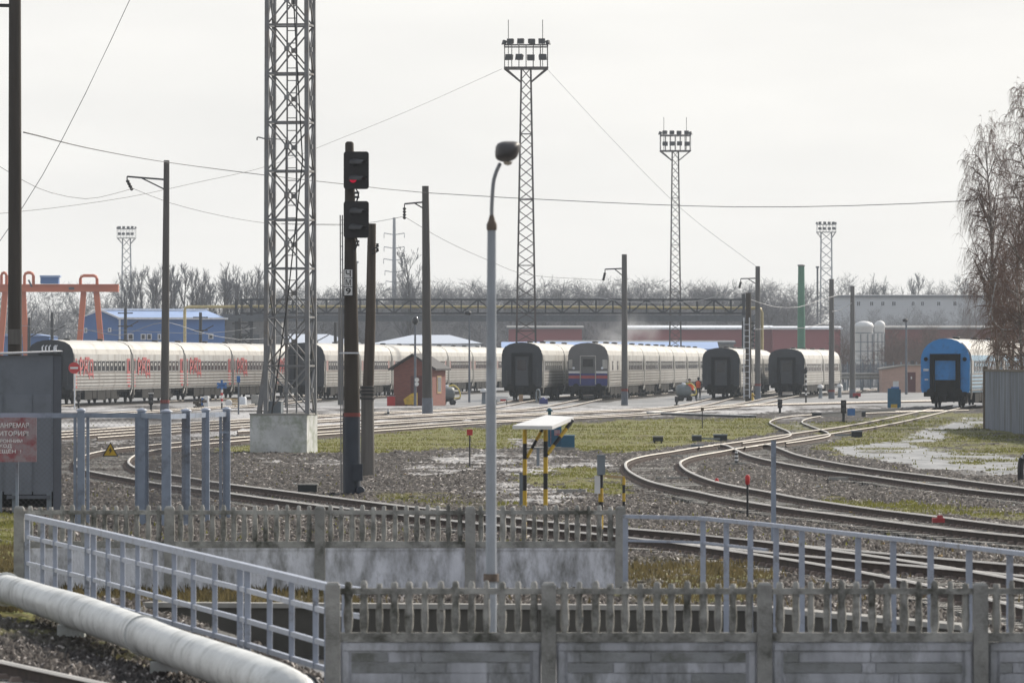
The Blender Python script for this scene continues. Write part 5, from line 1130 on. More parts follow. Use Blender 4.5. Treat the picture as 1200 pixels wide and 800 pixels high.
small('scrap_pile', 'dark brown scrap pile beside the white round bollard', 'scrap pile', 235, 479.5, [('bars', 'rust' if 'rust' in M else 'rustpost', lambda m: [m.box((random.uniform(-.3, .3), random.uniform(-.2, .2), .12+.1*k), (.35, .3, .18), k) for k in range(6)]), ('board', 'blue_sign', lambda m: m.box((.12, -.2, .5), (.14, .05, .5)))])
small('striped_peg', 'small black and white peg before the red box', 'peg', 455, 488, [('body', 'white', lambda m: m.tube([(0, 0, 0), (0, 0, .42)], .07, 8)), ('band', 'black', lambda m: m.tube([(0, 0, .14), (0, 0, .26)], .075, 8))])
# yard signs
def rsign(name, lab, x, yt, yb, D, parts):
    s = FPX/D; root = thing(name, lab, 'sign', ((x-600)/s, D, 0)); zf = lambda y: CAM_H-(y-HY)/s
    for nm, m_, fn in parts: mb = MB(); fn(mb, zf, s); mb.build(nm, M[m_], root)
root = rsign('no_entry_sign', 'round red no entry sign on a thin post before the leftmost train', 87, 424, 480, 405, [
 ('post', 'trim', lambda m, z, s: m.tube([(.02, 0, 0), (.02, 0, z(426))], .045, 8)),
 ('disc', 'red', lambda m, z, s: m.lathe([(.36, -.08), (.36, -.05)], (0, 0, z(431)), 24, axis='y')),
 ('white_bar', 'white', lambda m, z, s: m.box((0, -.09, z(431)), (.5, .016, .13)))])
rsign('blue_star_sign', 'blue crossed arm sign on a red and white post before the red and cream train', 260, 444, 482, 400, [
 ('post', 'iron', lambda m, z, s: m.tube([(0, 0, 0), (0, 0, z(472))], .05, 8)), ('upper_post', 'white', lambda m, z, s: m.tube([(0, 0, z(472)), (0, 0, z(452))], .07, 8)), ('red_stripe', 'red', lambda m, z, s: [m.tube([(0, 0, z(y)), (0, 0, z(y-3))], .075, 8) for y in (470, 463)]),
 ('cross', 'blue_sign', lambda m, z, s: (m.bar((-.3, -.08, z(454)), (.3, -.08, z(449)), .05, .16), m.bar((-.3, -.08, z(449)), (.3, -.08, z(454)), .05, .16), m.bar((0, -.1, z(445)), (0, -.1, z(456)), .14, .04)))])
rsign('blue_plate_sign', 'small blue plate sign on a slim blue post right of the crossed arm sign', 279.5, 440, 487, 365, [
 ('post', 'pole_base', lambda m, z, s: m.tube([(0, 0, 0), (0, 0, z(444))], .05, 8)), ('plate', 'blue_sign', lambda m, z, s: m.box((0, -.06, z(444)), (.2, .03, .36)))])
rsign('corner_marker', 'black and white striped marker at the corner of the slate grey coach', 944.5, 430, 465, 470, [
 ('post', 'black', lambda m, z, s: m.tube([(0, 0, 0), (0, 0, z(430))], .06, 8)), ('white_band', 'white', lambda m, z, s: [m.tube([(0, 0, z(y)), (0, 0, z(y-2.4))], .066, 8) for y in (463, 457, 451, 445, 439)]), ('disc', 'black', lambda m, z, s: m.lathe([(.2, -.1), (.2, -.05)], (-.1, 0, z(435)), 12, axis='y'))])
# pink hut
D = DB(459.5); s = FPX/D; root = thing('pink_hut', 'small pink plastered hut with a sloping roof and a brown door', 'hut', ((1076-600)/s, D, 0)); zf = lambda y: CAM_H-(y-HY)/s
x0, xm = (1034-1076)/s, (1061-1076)/s
vs = [(x0, .6, 0), (xm, 0, 0), (.4, 0, 0), (x0, .6, zf(433)), (xm, 0, zf(428.5)), (.4, 0, zf(428.5)), (x0, 6, 0), (.4, 6, 0), (x0, 6, zf(433)), (.4, 6, zf(428.5))]
MB().add(vs, [(0, 1, 4, 3), (1, 2, 5, 4), (0, 3, 8, 6), (2, 7, 9, 5), (6, 8, 9, 7)]).build('wall', M['pink'], root)
vs2 = [(x0-.15, .4, zf(433)+.02), (xm, -.22, zf(428.5)+.02), (.6, -.22, zf(428.5)+.02), (.6, 6.2, zf(428.5)+.02), (x0-.15, 6.2, zf(433)+.02)]
MB().add(vs2+[(a, b_, c_+.14) for a, b_, c_ in vs2], [(0, 1, 2, 3, 4), (5, 6, 7, 8, 9)]+[(i, (i+1) % 5, 5+(i+1) % 5, 5+i) for i in range(5)]).build('roof', M['coping'], root)
mb = MB(); mb.bx((1063-1076)/s, (1073-1076)/s, -.03, .02, 0, zf(436)); d_ = mb.build('door', M['brick_lt'], root); mb = MB(); mb.bx((1068-1076)/s-.07, (1068-1076)/s+.07, -.045, -.02, zf(444), zf(441)); mb.build('door_sign', M['white'], d_)
mb = MB(); mb.box((-.5, 1.5, zf(427)+.1), (.35, .35, .6)); mb.build('chimney', M['slate'], root)
# pale pipe line and see-through fence behind
D = 690; s = FPX/D; zf = lambda y: CAM_H-(y-HY)/s
root = thing('low_pipeline', 'pale low pipeline running between the sixth train and the pink hut', 'pipe', ((1010-600)/s, D-40, 0))
for z in (438.5, 442.5): MB().tube([Q(980, z, D-40)-Vector(root.location), Q(1080, z-.5, D-40)-Vector(root.location)], .16, 10).build('pipe', M['coping'], root)
for x in (990, 1010, 1030, 1050): p = Q(x, 445, D-40)-Vector(root.location); mb = MB(); mb.box((p.x, 0, .5), (.3, .3, 1.0)); mb.build('support', M['grey_box'], root)
root = thing('slatted_fence', 'pale grey slatted fence behind the low pipeline', 'fence', ((1010-600)/s, D, 0))
for x in range(975, 1100, 9): p = Q(x, 430, D)-Vector(root.location); mb = MB(); mb.box((p.x, 0, zf(424)/2), (.14, .14, zf(424))); mb.build('post', M['grey_box'], root)
mb = MB()
for k in range(110): x = 975+k*1.1; p = Q(x, 430, D)-Vector(root.location); mb.box((p.x, .1, zf(426)/2+.1), (.06, .04, zf(426)-.3))
for zz in (.4, 2.0): mb.bar(Q(975, 430, D)-Vector(root.location)*1+Vector((0, 0, zz-CAM_H+(430-HY)/s)), Q(1098, 430, D)-Vector(root.location)+Vector((0, 0, zz-CAM_H+(430-HY)/s)), .08)
mb.build('slat_panel', M['pole_base'], root)

# ------------------------------------------------------------------ two track workers
def worker(lab, x, y, H, rz, pose):
    D = DB(y); s = FPX/D; root = thing('person', lab, 'person', ((x-600)/s, D, 0), rz, 'track workers')
    J = pose; names = list(J); vi = {n: i for i, n in enumerate(names)}
    E_ = [('pelvis', 'waist'), ('waist', 'chest'), ('chest', 'neck'), ('neck', 'head'), ('head', 'crown')]
    for sd_ in 'LR': E_ += [('pelvis', 'hip'+sd_), ('hip'+sd_, 'knee'+sd_), ('knee'+sd_, 'ank'+sd_), ('ank'+sd_, 'toe'+sd_), ('chest', 'sh'+sd_), ('sh'+sd_, 'elb'+sd_), ('elb'+sd_, 'wri'+sd_), ('wri'+sd_, 'han'+sd_)]
    rad = dict(pelvis=.14, waist=.13, chest=.15, neck=.055, head=.095, crown=.07, hip=.1, knee=.068, ank=.048, toe=.04, sh=.075, elb=.05, wri=.035, han=.04)
    me = bpy.data.meshes.new('body'); me.from_pydata([J[n] for n in names], [(vi[a], vi[b_]) for a, b_ in E_], []); me.materials.append(M['trousers']); me.materials.append(M['skin'])
    o = bpy.data.objects.new('body', me); COL.objects.link(o); o.parent = root
    md = o.modifiers.new('skin', 'SKIN'); md.use_smooth_shade = True
    sv = me.skin_vertices[0].data
    for n, i in vi.items(): r_ = rad.get(n) or rad[n[:-1]]; sv[i].radius = (r_, r_); sv[i].use_root = (n == 'pelvis')
    o.modifiers.new('sub', 'SUBSURF').levels = 1
    ch, wa, pe, nk, hd = (Vector(J[n]) for n in ('chest', 'waist', 'pelvis', 'neck', 'head'))
    mb = MB(); up = (nk-pe).normalized(); n = 14; secs = [(pe-up*.02, .2, .15), (wa, .19, .145), (ch, .24, .165), (ch.lerp(nk, .55), .2, .13), (nk-up*.02, .085, .075)]
    for c_, a, b_ in secs: mb.v += [tuple(c_+Vector((a*math.cos(2*PI*j/n), b_*math.sin(2*PI*j/n), 0))) for j in range(n)]
    fs = [(i*n+j, i*n+(j+1) % n, (i+1)*n+(j+1) % n, (i+1)*n+j) for i in range(4) for j in range(n)]; mb.f = fs; mb.m = [0]*len(fs); mb.sm = [True]*len(fs); mb.build('vest', M['orange'], root)
    mb = MB(); mb.lathe([(.105, -.02), (.115, .03), (.11, .09), (.07, .14), (.02, .16)], hd+Vector((0, 0, .02)), 14); mb.build('cap', M['iron'], root)
    mb = MB(); mb.lathe([(.03, -.1), (.075, -.07), (.09, 0), (.08, .05)], hd+Vector((0, -.03, 0)), 12); mb.box(hd+Vector((0, -.125, -.01)), (.025, .04, .05)); mb.build('face', M['skin'], root)
def pose(lean=0.0, step=.1, arm=.15, rarm=.05):
    J = dict(pelvis=(0, 0, .92), waist=(lean*.25, 0, 1.08), chest=(lean*.7, 0, 1.32), neck=(lean, 0, 1.5), head=(lean*1.15, -.02, 1.62), crown=(lean*1.2, 0, 1.72))
    for sd_, k in (('L', -1), ('R', 1)):
        st = step*k
        J['hip'+sd_] = (k*.1, 0, .86); J['knee'+sd_] = (k*.1+st*.9, -.05, .48); J['ank'+sd_] = (k*.1+st*1.4, .04, .09); J['toe'+sd_] = (k*.1+st*1.4+.03, -.14, .04)
        J['sh'+sd_] = (lean*.85+k*.2, 0, 1.42); J['elb'+sd_] = (lean*.85+k*.26+(arm if k < 0 else rarm)*-.3, -.04, 1.16); J['wri'+sd_] = (lean*.8+k*.25-(arm if k < 0 else rarm), -.16, .95); J['han'+sd_] = (lean*.8+k*.25-(arm if k < 0 else rarm)*1.2, -.2, .88)
    return J
worker('worker in orange vest leaning and striding behind the tank trolley', 810.5, 470.5, 1.75, 0, pose(-.14, .2, .25, .3))
worker('worker in orange vest standing upright near the slate coach end', 818.5, 467, 1.75, R(160), pose(.0, .03, .02, .02))

# ------------------------------------------------------------------ works buildings, crane, gantry beyond the trains
def at(D): s = FPX/D; return (lambda x: (x-600)/s), (lambda y: CAM_H-(y-HY)/s)
# blue industrial building
D = 735; X, Z = at(D); root = thing('industrial_building', 'long blue clad building with pale blue roof behind the leftmost train', 'building', (X(180), D, 0)); ox = X(180)
zr, ze = Z(363), Z(373); gl, gr = X(95)-ox, X(141)-ox; xr0, xr1 = X(118)-ox, X(238)-ox; xe = X(262)-ox
mb = MB(); v = [(gl, 0, 0), (gr, -1, 0), (gr, -1, ze), ((gl+gr)/2, -.5, zr), (gl, 0, ze)]; mb.add(v, [(0, 1, 2, 3, 4)]); mb.add([(gr, -1, 0), (xe, 3, 0), (xe, 3, ze), (gr, -1, ze)], [(0, 1, 2, 3)]); mb.add([(xe, 3, 0), (xe-3, 18, 0), (xe-3, 18, ze), (xe, 3, ze)], [(0, 1, 2, 3)])
mb.build('wall', M['wall_blue'], root)
mb = MB(); rp = (gl+gr)/2
mb.add([(gr-.2, -1.4, ze), (xe+.4, 2.8, ze-.05), (xr1, 9, zr), (rp, -.8, zr)], [(0, 1, 2, 3)]); mb.add([(gl-.3, -.3, ze), (rp, -.8, zr), (rp, 14, zr), (gl-.3, 14, ze)], [(0, 1, 2, 3)]); mb.add([(rp, -.8, zr), (xr1, 9, zr), (xr1, 20, ze), (rp, 20, ze)], [(0, 1, 2, 3)])
mb.build('roof', M['roof_blue'], root, fix=False)
mb = MB(); mb.bar((rp, -.9, zr+.05), (xr1, 8.9, zr+.05), .25); mb.bar((gr-.2, -1.5, ze), (xe+.4, 2.7, ze), .22); mb.bar((gl-.3, -.6, ze), (rp, -1.0, zr), .2); mb.bar((rp, -1, zr), (gr, -1.4, ze), .2); mb.bar((gr, -1.1, 0), (gr, -1.1, ze), .2); mb.build('trim', M['trim'], root)
for x, w, y0, y1 in ((153.5, 7, 391, 398), (168, 6, 391, 398), (175, 6, 391, 398), (186.5, 4, 391, 398), (101, 3.5, 384, 390), (129, 4, 384, 389), (246, 6, 391, 397)):
    yy = -1.1 if x > 141 else -.9
    yy += max(0, (x-141))*.033
    mb = MB(); mb.bx(X(x-w/2)-ox, X(x+w/2)-ox, yy-.05, yy+.02, Z(y1), Z(y0)); f_ = mb.build('window', M['trim'], root)
    mb = MB(); mb.bx(X(x-w/2)-ox+.12, X(x+w/2)-ox-.12, yy-.07, yy-.045, Z(y1)+.1, Z(y0)-.1); mb.build('pane', M['glass'], f_)
D = 740; X, Z = at(D); root = thing('shed', 'grey flat topped shed beside the blue building under the pipe gantry', 'shed', (X(285), D, 0)); ox = X(285)
mb = MB(); mb.bx(X(264)-ox, X(330)-ox, 0, 8, 0, Z(374)); mb.build('wall', M['shed'], root); mb = MB(); mb.bx(X(260)-ox, X(334)-ox, -.6, 9, Z(374)+.0, Z(368)); mb.build('roof', M['girder'], root)
for x in (282, 300, 316): mb = MB(); mb.bx(X(x-4)-ox, X(x+4)-ox, -.06, .02, .5, Z(392)); mb.build('gate', M['girder'], root)
# gantry crane
D = 712; X, Z = at(D); ox = X(70); root = thing('gantry_crane', 'orange gantry crane with splayed legs behind the thick dark pole', 'crane', (ox, D, 0))
x_ = lambda v: X(v)-ox
mb = MB(); mb.bx(x_(-60), x_(139), -.7, .7, Z(342), Z(333.5)); mb.bx(x_(-60), x_(139), -.85, .85, Z(334.5), Z(333)); mb.build('beam', M['crane'], root)
for a in ((98, 89, 392), (113, 123.5, 392), (6, -3, 392), (27, 33, 392)):
    mb = MB(); mb.bar((x_(a[0]), 0, Z(342)), (x_(a[1]), 0, 0), .62, .55); mb.build('leg', M['crane'], root)
def hoop(a, b_, y0, y1):
    mb = MB(); r = 4; pts = [(a, y1), (a, y0+r), (a+r*.3, y0+r*.3), (a+r, y0), (b_-r, y0), (b_-r*.3, y0+r*.3), (b_, y0+r), (b_, y1)]
    mb.tube([(x_(u), -.4, Z(v)) for u, v in pts], .17, 8); mb.build('hoop', M['crane'], root)
hoop(94.5, 114, 323, 342); hoop(29, 39.5, 319.5, 333); hoop(2, 8, 319, 333)
mb = MB(); mb.bx(x_(48), x_(69), -1, 1, Z(332.5), Z(325)); c_ = mb.build('trolley_cab', M['wall_blue'], root); mb = MB(); mb.bx(x_(47.5), x_(71), -1.1, 1.1, Z(325), Z(322.8)); mb.build('cab_roof', M['roof_blue'], c_)
mb = MB(); mb.bar((x_(38), -.8, Z(336)), (x_(34), -.8, Z(328)), .2); mb.bx(x_(81), x_(87.5), -.72, -.7, Z(339.5), Z(336.5)); mb.build('dark_fitting', M['girder'], root)
D = 760; X, Z = at(D); ox = X(-40); root = thing('low_building', 'low blue shed roof at the far left behind the thick dark pole', 'building', (ox, D, 0)); mb = MB(); mb.bx(X(-120)-ox, X(58)-ox, 0, 14, 0, Z(394)); mb.build('wall', M['wall_blue'], root); mb = MB(); mb.prism([(X(-122)-ox, Z(394)), (X(60)-ox, Z(394)), (X(40)-ox, Z(391)), (X(-122)-ox, Z(391))], -.5, 14.5); mb.build('roof', M['roof_blue'], root)
# pipe gantry
D = 690; X, Z = at(D); ox = X(580); root = thing('pipe_gantry', 'long grey lattice truss gantry spanning above all the trains', 'gantry', (ox, D, 0)); x_ = lambda v: X(v)-ox
tr = MB(); zt, zb = Z(351), Z(367); xs = [284+i*(876-284)/30 for i in range(31)]
for yy in (-1, 1):
    tr.bar((x_(282), yy, zt), (x_(880), yy, zt), .16); tr.bar((x_(282), yy, zb), (x_(880), yy, zb), .16)
    for i, x in enumerate(xs):
        tr.bar((x_(x), yy, zb), (x_(x), yy, zt), .15)
        if i < 30: tr.bar((x_(x), yy, zb if i % 2 else zt), (x_(xs[i+1]), yy, zt if i % 2 else zb), .14)
tr.build('truss', M['truss'], root)
mb = MB(); mb.bx(x_(268), x_(884), -1.5, 1.5, Z(376.5), Z(369.5)); mb.build('girder', M['girder'], root)
for x in (286, 880):
    mb = MB()
    for dx in (-.8, .8):
        for dy in (-1, 1): mb.bar((x_(x)+dx, dy, 0), (x_(x)+dx, dy, Z(350) if x < 400 else Z(344)), .3)
    for k in range(7): z = 1.2*k; mb.bar((x_(x)-.8, -1, z), (x_(x)+.8, -1, z+1.2), .14); mb.bar((x_(x)+.8, -1, z), (x_(x)-.8, -1, z+1.2), .14); mb.bar((x_(x)-.8, -1, z), (x_(x)+.8, -1, z), .14)
    mb.build('pylon', M['truss'], root)
mb = MB(); mb.bx(x_(871), x_(884), 1.2, 1.8, 0, Z(370)); mb.build('pylon_panel', M['tower'], root)
root = thing('gas_pipe', 'yellow gas pipe running along the gantry and bending down at both ends', 'pipe', (ox, D+.2, 0))
pts = [(216.5, 410), (216.5, 364), (217.5, 360.5), (221, 359.5), (300, 359.3), (600, 359.6), (888, 361), (891.5, 362), (893, 366), (893, 415)]
MB().tube([(x_(a), -.2, Z(b_)) for a, b_ in pts], .165, 10).build('pipe', M['pipe_y'], root)
for x in (300, 420, 545, 660, 780): mb = MB(); mb.bx(x_(x)-.1, x_(x)+.1, -.45, .05, Z(362.5), Z(361.3)); mb.build('clamp', M['girder'], root)
# long red building, pale sheds, white building, tanks, chimney
def hall(label, D, x0, x1, ytop, wall, roofm, ridge=1.2, dep=16, name='factory_hall', wins=(), lip=.25):
    X, Z = at(D); ox = X((x0+x1)/2); root = thing(name, label, 'building', (ox, D, 0)); a, b_, h = X(x0)-ox, X(x1)-ox, Z(ytop)
    mb = MB(); mb.bx(a, b_, 0, dep, -2, h); mb.build('wall', wall, root)
    mb = MB(); mb.add([(a-.3, -.4, h), (b_+.3, -.4, h), (b_+.3, dep/2, h+ridge), (a-.3, dep/2, h+ridge), (b_+.3, dep+.4, h), (a-.3, dep+.4, h)], [(0, 1, 2, 3), (3, 2, 4, 5), (0, 3, 5), (1, 4, 2)]); mb.bx(a-.3, b_+.3, -.45, -.3, h-lip, h+.05); mb.build('roof', roofm, root)
    for x, y0, y1, w in wins:
        mb = MB(); mb.bx(X(x-w/2)-ox, X(x+w/2)-ox, -.08, .02, Z(y1), Z(y0)); f_ = mb.build('window', M['trim'], root)
        for k in (-1, 1): mb = MB(); xx = X(x)-ox; ww = w/2*D/FPX; mb.bx(xx+(0.04 if k > 0 else -ww+.08), xx+(ww-.08 if k > 0 else -.04), -.1, -.075, Z(y1)+.08, Z(y0)-.08); mb.build('pane', M['glass'], f_)
    return root
hall('long hazed red factory hall behind the striped coach train', 960, 735, 905, 384, M['redwall'], M['trim'], .4)
hall('shorter hazed red factory hall at the left end of the red row', 985, 596, 682, 383.5, M['redwall'], M['shed'], .3)
hall('brighter red factory hall behind the green chimney', 955, 906, 985, 384, M['redwall'], M['trim'], .3)
hall('brownish red factory hall hidden by brushwood at the right', 975, 1036, 1290, 384, M['redwall2'], M['shed'], .4)
hall('low pale roofed shed in front of the red halls', 860, 590, 840, 409, M['shed'], M['roof_blue'], 1.0, 14, 'low_shed')
hall('low grey roofed shed between pale shed and red wall', 900, 640, 860, 401, M['shed'], M['girder'], .3, 14, 'low_shed')
D = 800; X, Z = at(D)
for x0, xm, x1, yt, lab in ((432, 500, 565, 392, 'pale blue tent roof behind the cream train and the brick booth'), (318, 355, 420, 391, 'pale blue tent roof seen through the lattice mast')):
    ox = X(xm); root = thing('tent_roof', lab, 'tent', (ox, D, 0)); mb = MB(); zt = Z(yt)
    mb.add([(X(x0)-ox, 0, Z(403)), (X(x1)-ox, 0, Z(402)), (X(x1)-ox, 20, Z(402)), (X(x0)-ox, 20, Z(403)), (X(xm-18)-ox, 9, zt), (X(xm+26)-ox, 9, zt)], [(0, 1, 5, 4), (1, 2, 5), (2, 3, 4, 5), (3, 0, 4)]); mb.build('roof', M['tent'], root)
    mb = MB(); mb.bx(X(x0)-ox+.3, X(x1)-ox-.3, .5, 19, 0, Z(403)-.05); mb.build('wall', M['trim'], root)
wins = [(1021.5, 353, 358.5, 4.5), (1034.5, 353, 358.5, 4.5), (1047.5, 353, 358.5, 5), (1070, 353, 358.5, 4), (1081, 353, 358.5, 4), (1100, 353, 358.5, 4.5), (1006, 353, 358.5, 4.5), (1119, 353, 358.5, 4.5)]
hall('long white rendered building on the rise behind the white tanks', 1250, 976, 1160, 346.5, M['whitewall'], M['girder'], .25, 14, 'white_building', wins)
for x, w, yt, lab, D in ((1012.5, 21, 376, 'larger white tank with domed top before the brownish wall', 800), (1031, 12, 375.5, 'narrower white tank beside the larger one', 812)):
    X, Z = at(D); r = w/2*D/FPX; zt = Z(yt); root = thing('storage_tank', lab, 'tank', (X(x), D, 0))
    MB().lathe([(r, 0), (r, zt-.9), (r*1.08, zt-.8), (r*1.08, zt-.55), (r*.9, zt-.25), (r*.45, zt-.05), (.05, zt)], (0, 0, 0), 24).build('shell', M['white'], root)
    mb = MB()
    for k in range(5): z = zt*.25+k*zt*.14; mb.lathe([(r+.02, z), (r+.06, z+.05), (r+.02, z+.1)], (0, 0, 0), 24)
    for a in (-.5, -1.2, -2.0): mb.bar((r*1.05*math.cos(a), r*1.05*math.sin(a), 0), (r*1.05*math.cos(a), r*1.05*math.sin(a), zt*.8), .1)
    mb.build('bands', M['grey_box'], root)
D = 800; X, Z = at(D); root = thing('green_chimney', 'tall green steel chimney with a dark rim rising from the red hall', 'chimney', (X(939), D, 0)); MB().lathe([(.52, 0), (.48, Z(380)), (.4, Z(312))], (0, 0, 0), 20).build('stack', M['chimney'], root); MB().lathe([(.4, Z(312)), (.48, Z(312)+.05), (.48, Z(310.5)), (.4, Z(310))], (0, 0, 0), 20).build('rim', M['tower'], root)
for x, yt, D, r, lab, m_ in ((958, 312, 1100, .2, 'thin grey aerial mast between the chimney and the pale distant mast', 'girder'), (417, 306, 900, .28, 'slim bluish pipe stack just right of the signal mast', 'mast_pale')):
    X, Z = at(D); root = thing('thin_mast', lab, 'mast', (X(x), D, 0)); MB().tube([(0, 0, 0), (0, 0, Z(yt))], [r, r*.8], 8).build('shaft', M[m_], root); MB().lathe([(r*1.5, Z(yt)-.3), (r*1.5, Z(yt))], (0, 0, 0), 8).build('tip', M[m_], root)
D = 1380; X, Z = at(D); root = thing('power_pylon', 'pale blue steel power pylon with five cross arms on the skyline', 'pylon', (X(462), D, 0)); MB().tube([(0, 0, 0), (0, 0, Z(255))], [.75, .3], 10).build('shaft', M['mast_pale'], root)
for y, w in ((274, 2.2), (290, 2.2), (304, 2.3), (318, 2.0), (330, 1.8)):
    mb = MB(); mb.bar((-w, 0, Z(y)+.15), (0, 0, Z(y)-.2), .17); mb.bar((w, 0, Z(y)+.15), (0, 0, Z(y)-.2), .17)
    for k in (-1, 1): mb.bar((k*w, 0, Z(y)+.1), (k*w, 0, Z(y)-.9), .12)
    mb.build('cross_arm', M['mast_pale'], root)

# ------------------------------------------------------------------ bare winter trees
def bare_tree(seed, H, kind, dens=1.0, tw=.03, sides=3):
    rd = random.Random(seed); T, C = MB(), MB()
    def branch(p, d, L_, r, lev):
        k = 4 if lev < 2 else 3; pts = [p]; q = p; dd = d.copy()
        for i in range(k):
            g = Vector((rd.uniform(-1, 1), rd.uniform(-1, 1), rd.uniform(-.6, .6)))*(.1 if lev == 0 else .22)
            if kind == 'poplar': g += Vector((0, 0, .12))
            elif kind == 'birch' and lev >= 2: g += Vector((0, 0, -.12 if lev == 2 else -.4))
            elif kind == 'round': g += Vector((0, 0, .08))
            dd = (dd+g).normalized(); q = q+dd*(L_/k); pts.append(q)
        mb = T if lev <= 1 else C; rs = [max(tw*.4, r*(1-.75*i/k)) for i in range(k+1)]
        mb.tube(pts, rs, 7 if lev == 0 else (5 if lev == 1 else sides), cap=False)
        if lev >= LV: return
        n = {0: NB[0], 1: NB[1], 2: NB[2], 3: NB[3]}[lev]
        for i in range(n):
            t = (rd.uniform(.16 if kind != 'round' else .3, 1) if lev == 0 else rd.uniform(.2, 1.0)); f = t*k; j = min(k-1, int(f)); c_ = pts[j].lerp(pts[j+1], f-j); ax = (pts[j+1]-pts[j]).normalized()
            sd = Vector((rd.uniform(-1, 1), rd.uniform(-1, 1), rd.uniform(-.4, .4))); sd = (sd-ax*sd.dot(ax)).normalized()
            if kind == 'poplar': sp = rd.uniform(.3, .55); Ln = L_*(.3 if lev == 0 else .5)*(1.1-.6*t if lev == 0 else 1)
            elif kind == 'birch': sp = rd.uniform(.6, 1.0); Ln = L_*((.36 if lev == 0 else .55)*(1.25-.85*t if lev == 0 else rd.uniform(.7, 1.2)))
            else: sp = rd.uniform(.6, 1.15); Ln = L_*((.5 if lev == 0 else .52)*(1.2-.55*t if lev == 0 else rd.uniform(.7, 1.1)))
            branch(c_, (ax*math.cos(sp)+sd*math.sin(sp)).normalized(), Ln, max(tw, rs[j]*.55), lev+1)
    LV = 4 if kind == 'birch' or dens > 1 else 3
    NB = {'poplar': (int(22*dens), 6, 4, 2), 'round': (int(14*dens), 8, 6, 4), 'birch': (int(34*dens), 9, 6, 3)}[kind]
    branch(Vector((0, 0, -.3)), Vector((0, 0, 1)), H, H*.013+.05, 0)
    return T, C
protos = {}
def tree_proto(key, seed, H, kind, dens=1.0, tw=.03, tm='bark', cm='twig', sides=3):
    T, C = bare_tree(seed, H, kind, dens, tw, sides); root = thing('bare_tree', 'x', 'tree', (0, 0, 0)); T.build('trunk', M[tm], root, fix=False); C.build('crown', M[cm], root, fix=False)
    protos[key] = [root, max(v[2] for v in T.v+C.v), False]; return T, C
def put_tree(key, x, ytop, D, label, group=None):
    root, H, used = protos[key]; X, Z = at(D); zb = 0.0 if D < 1115 else min(9.0, 1.0+(D-1115)*.02)
    sc = (Z(ytop)-zb)/H
    if used: o = dup(root, (0, 0, 0), label=label)
    else: o = root; protos[key][2] = True; o['label'] = label
    o.location = (X(x), D, zb); o.rotation_euler = (0, 0, random.uniform(0, 6.28)); o.scale = (sc*random.uniform(.9, 1.15),)*2+(sc,)
    if group: o['group'] = group
    return o
for i in range(3): tree_proto(f'pop{i}', 10+i, 17.0, 'poplar', 1.0, .035)
for i in range(4): rc = tree_proto(f'rnd{i}', 30+i, 13.0, 'round', 1.0, .024)
tree_proto('tallpop', 55, 20.0, 'poplar', 1.3, .035)
G1 = 'bare poplars in the row behind the blue building'; G2 = 'bare trees of the hazy wood behind the gantry'; G3 = 'bare trees on the rise behind the white building'
for i in range(26):
    x = 150+i*6.6+random.uniform(-3, 3); put_tree(f'pop{random.randrange(3)}', x, random.uniform(306, 322), 930+random.uniform(-20, 90), 'slim bare poplar in the dense row behind the blue building', G1)
for i in range(11):
    x = -25+i*16+random.uniform(-5, 5); put_tree(f'rnd{random.randrange(4)}', x, random.uniform(322, 338), 960+random.uniform(0, 80), 'bare spreading tree of the hazy clump behind the orange crane', 'bare trees behind the orange crane')
for i in range(165):
    x = 310+i*3.85+random.uniform(-6, 6); put_tree(f'rnd{random.randrange(4)}', x, (random.uniform(320, 334) if i % 2 else random.uniform(330, 346))+(6 if x < 470 else 0), 1010+random.uniform(0, 190), 'bare tree of the hazy grey wood behind the long gantry', G2)
put_tree('tallpop', 483, 287, 990, 'tall slim bare poplar standing above the wood right of the power pylon')
for i in range(22):
    x = 985+i*8.2+random.uniform(-4, 4); k = 'pop%d' % random.randrange(3) if random.random() < .45 else 'rnd%d' % random.randrange(4); put_tree(k, x, random.uniform(317, 338), 1290+random.uniform(0, 60), 'bare tree on the skyline behind the white rendered building', G3)
put_tree('pop1', 1076, 318, 1285, 'pointed dense bare tree tallest above the white rendered building')
# undergrowth masses
def mass(name, label, protoTC, spots, m):
    v0 = np.array(protoTC[1].v+protoTC[0].v); o1 = len(protoTC[1].v); f = protoTC[1].f+[tuple(i+o1 for i in q) for q in protoTC[0].f]; f4 = np.array([q for q in f if len(q) == 4]); vs, fs = [], []
    for k, (x, y, z, s, sz) in enumerate(spots):
        a = random.uniform(0, 6.28); c, sn = math.cos(a), math.sin(a); v = v0.copy(); v = np.stack([(v[:, 0]*c-v[:, 1]*sn)*s+x, (v[:, 0]*sn+v[:, 1]*c)*s+y, v[:, 2]*sz+z], -1); vs.append(v); fs.append(f4+k*len(v0))
    V = np.concatenate(vs).astype(np.float32); F = np.concatenate(fs).astype(np.int32); me = bpy.data.meshes.new(name); me.vertices.add(len(V)); me.vertices.foreach_set('co', V.reshape(-1)); me.loops.add(F.size); me.loops.foreach_set('vertex_index', F.reshape(-1)); me.polygons.add(len(F)); me.polygons.foreach_set('loop_start', np.arange(0, F.size, 4, dtype=np.int32)); me.update(); me.validate(); me.materials.append(m)
    o = bpy.data.objects.new(name, me); COL.objects.link(o); return tag(o, label, 'undergrowth', None, 'stuff')
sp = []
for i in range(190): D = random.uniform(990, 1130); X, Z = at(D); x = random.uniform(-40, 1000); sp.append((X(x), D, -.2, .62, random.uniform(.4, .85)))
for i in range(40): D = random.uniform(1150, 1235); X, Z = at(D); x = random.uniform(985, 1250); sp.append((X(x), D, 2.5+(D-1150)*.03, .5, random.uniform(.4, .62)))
mass('undergrowth', 'hazy tangle of bare undergrowth beneath the far wood', rc, sp, M['hazed_brush'])
sp = []
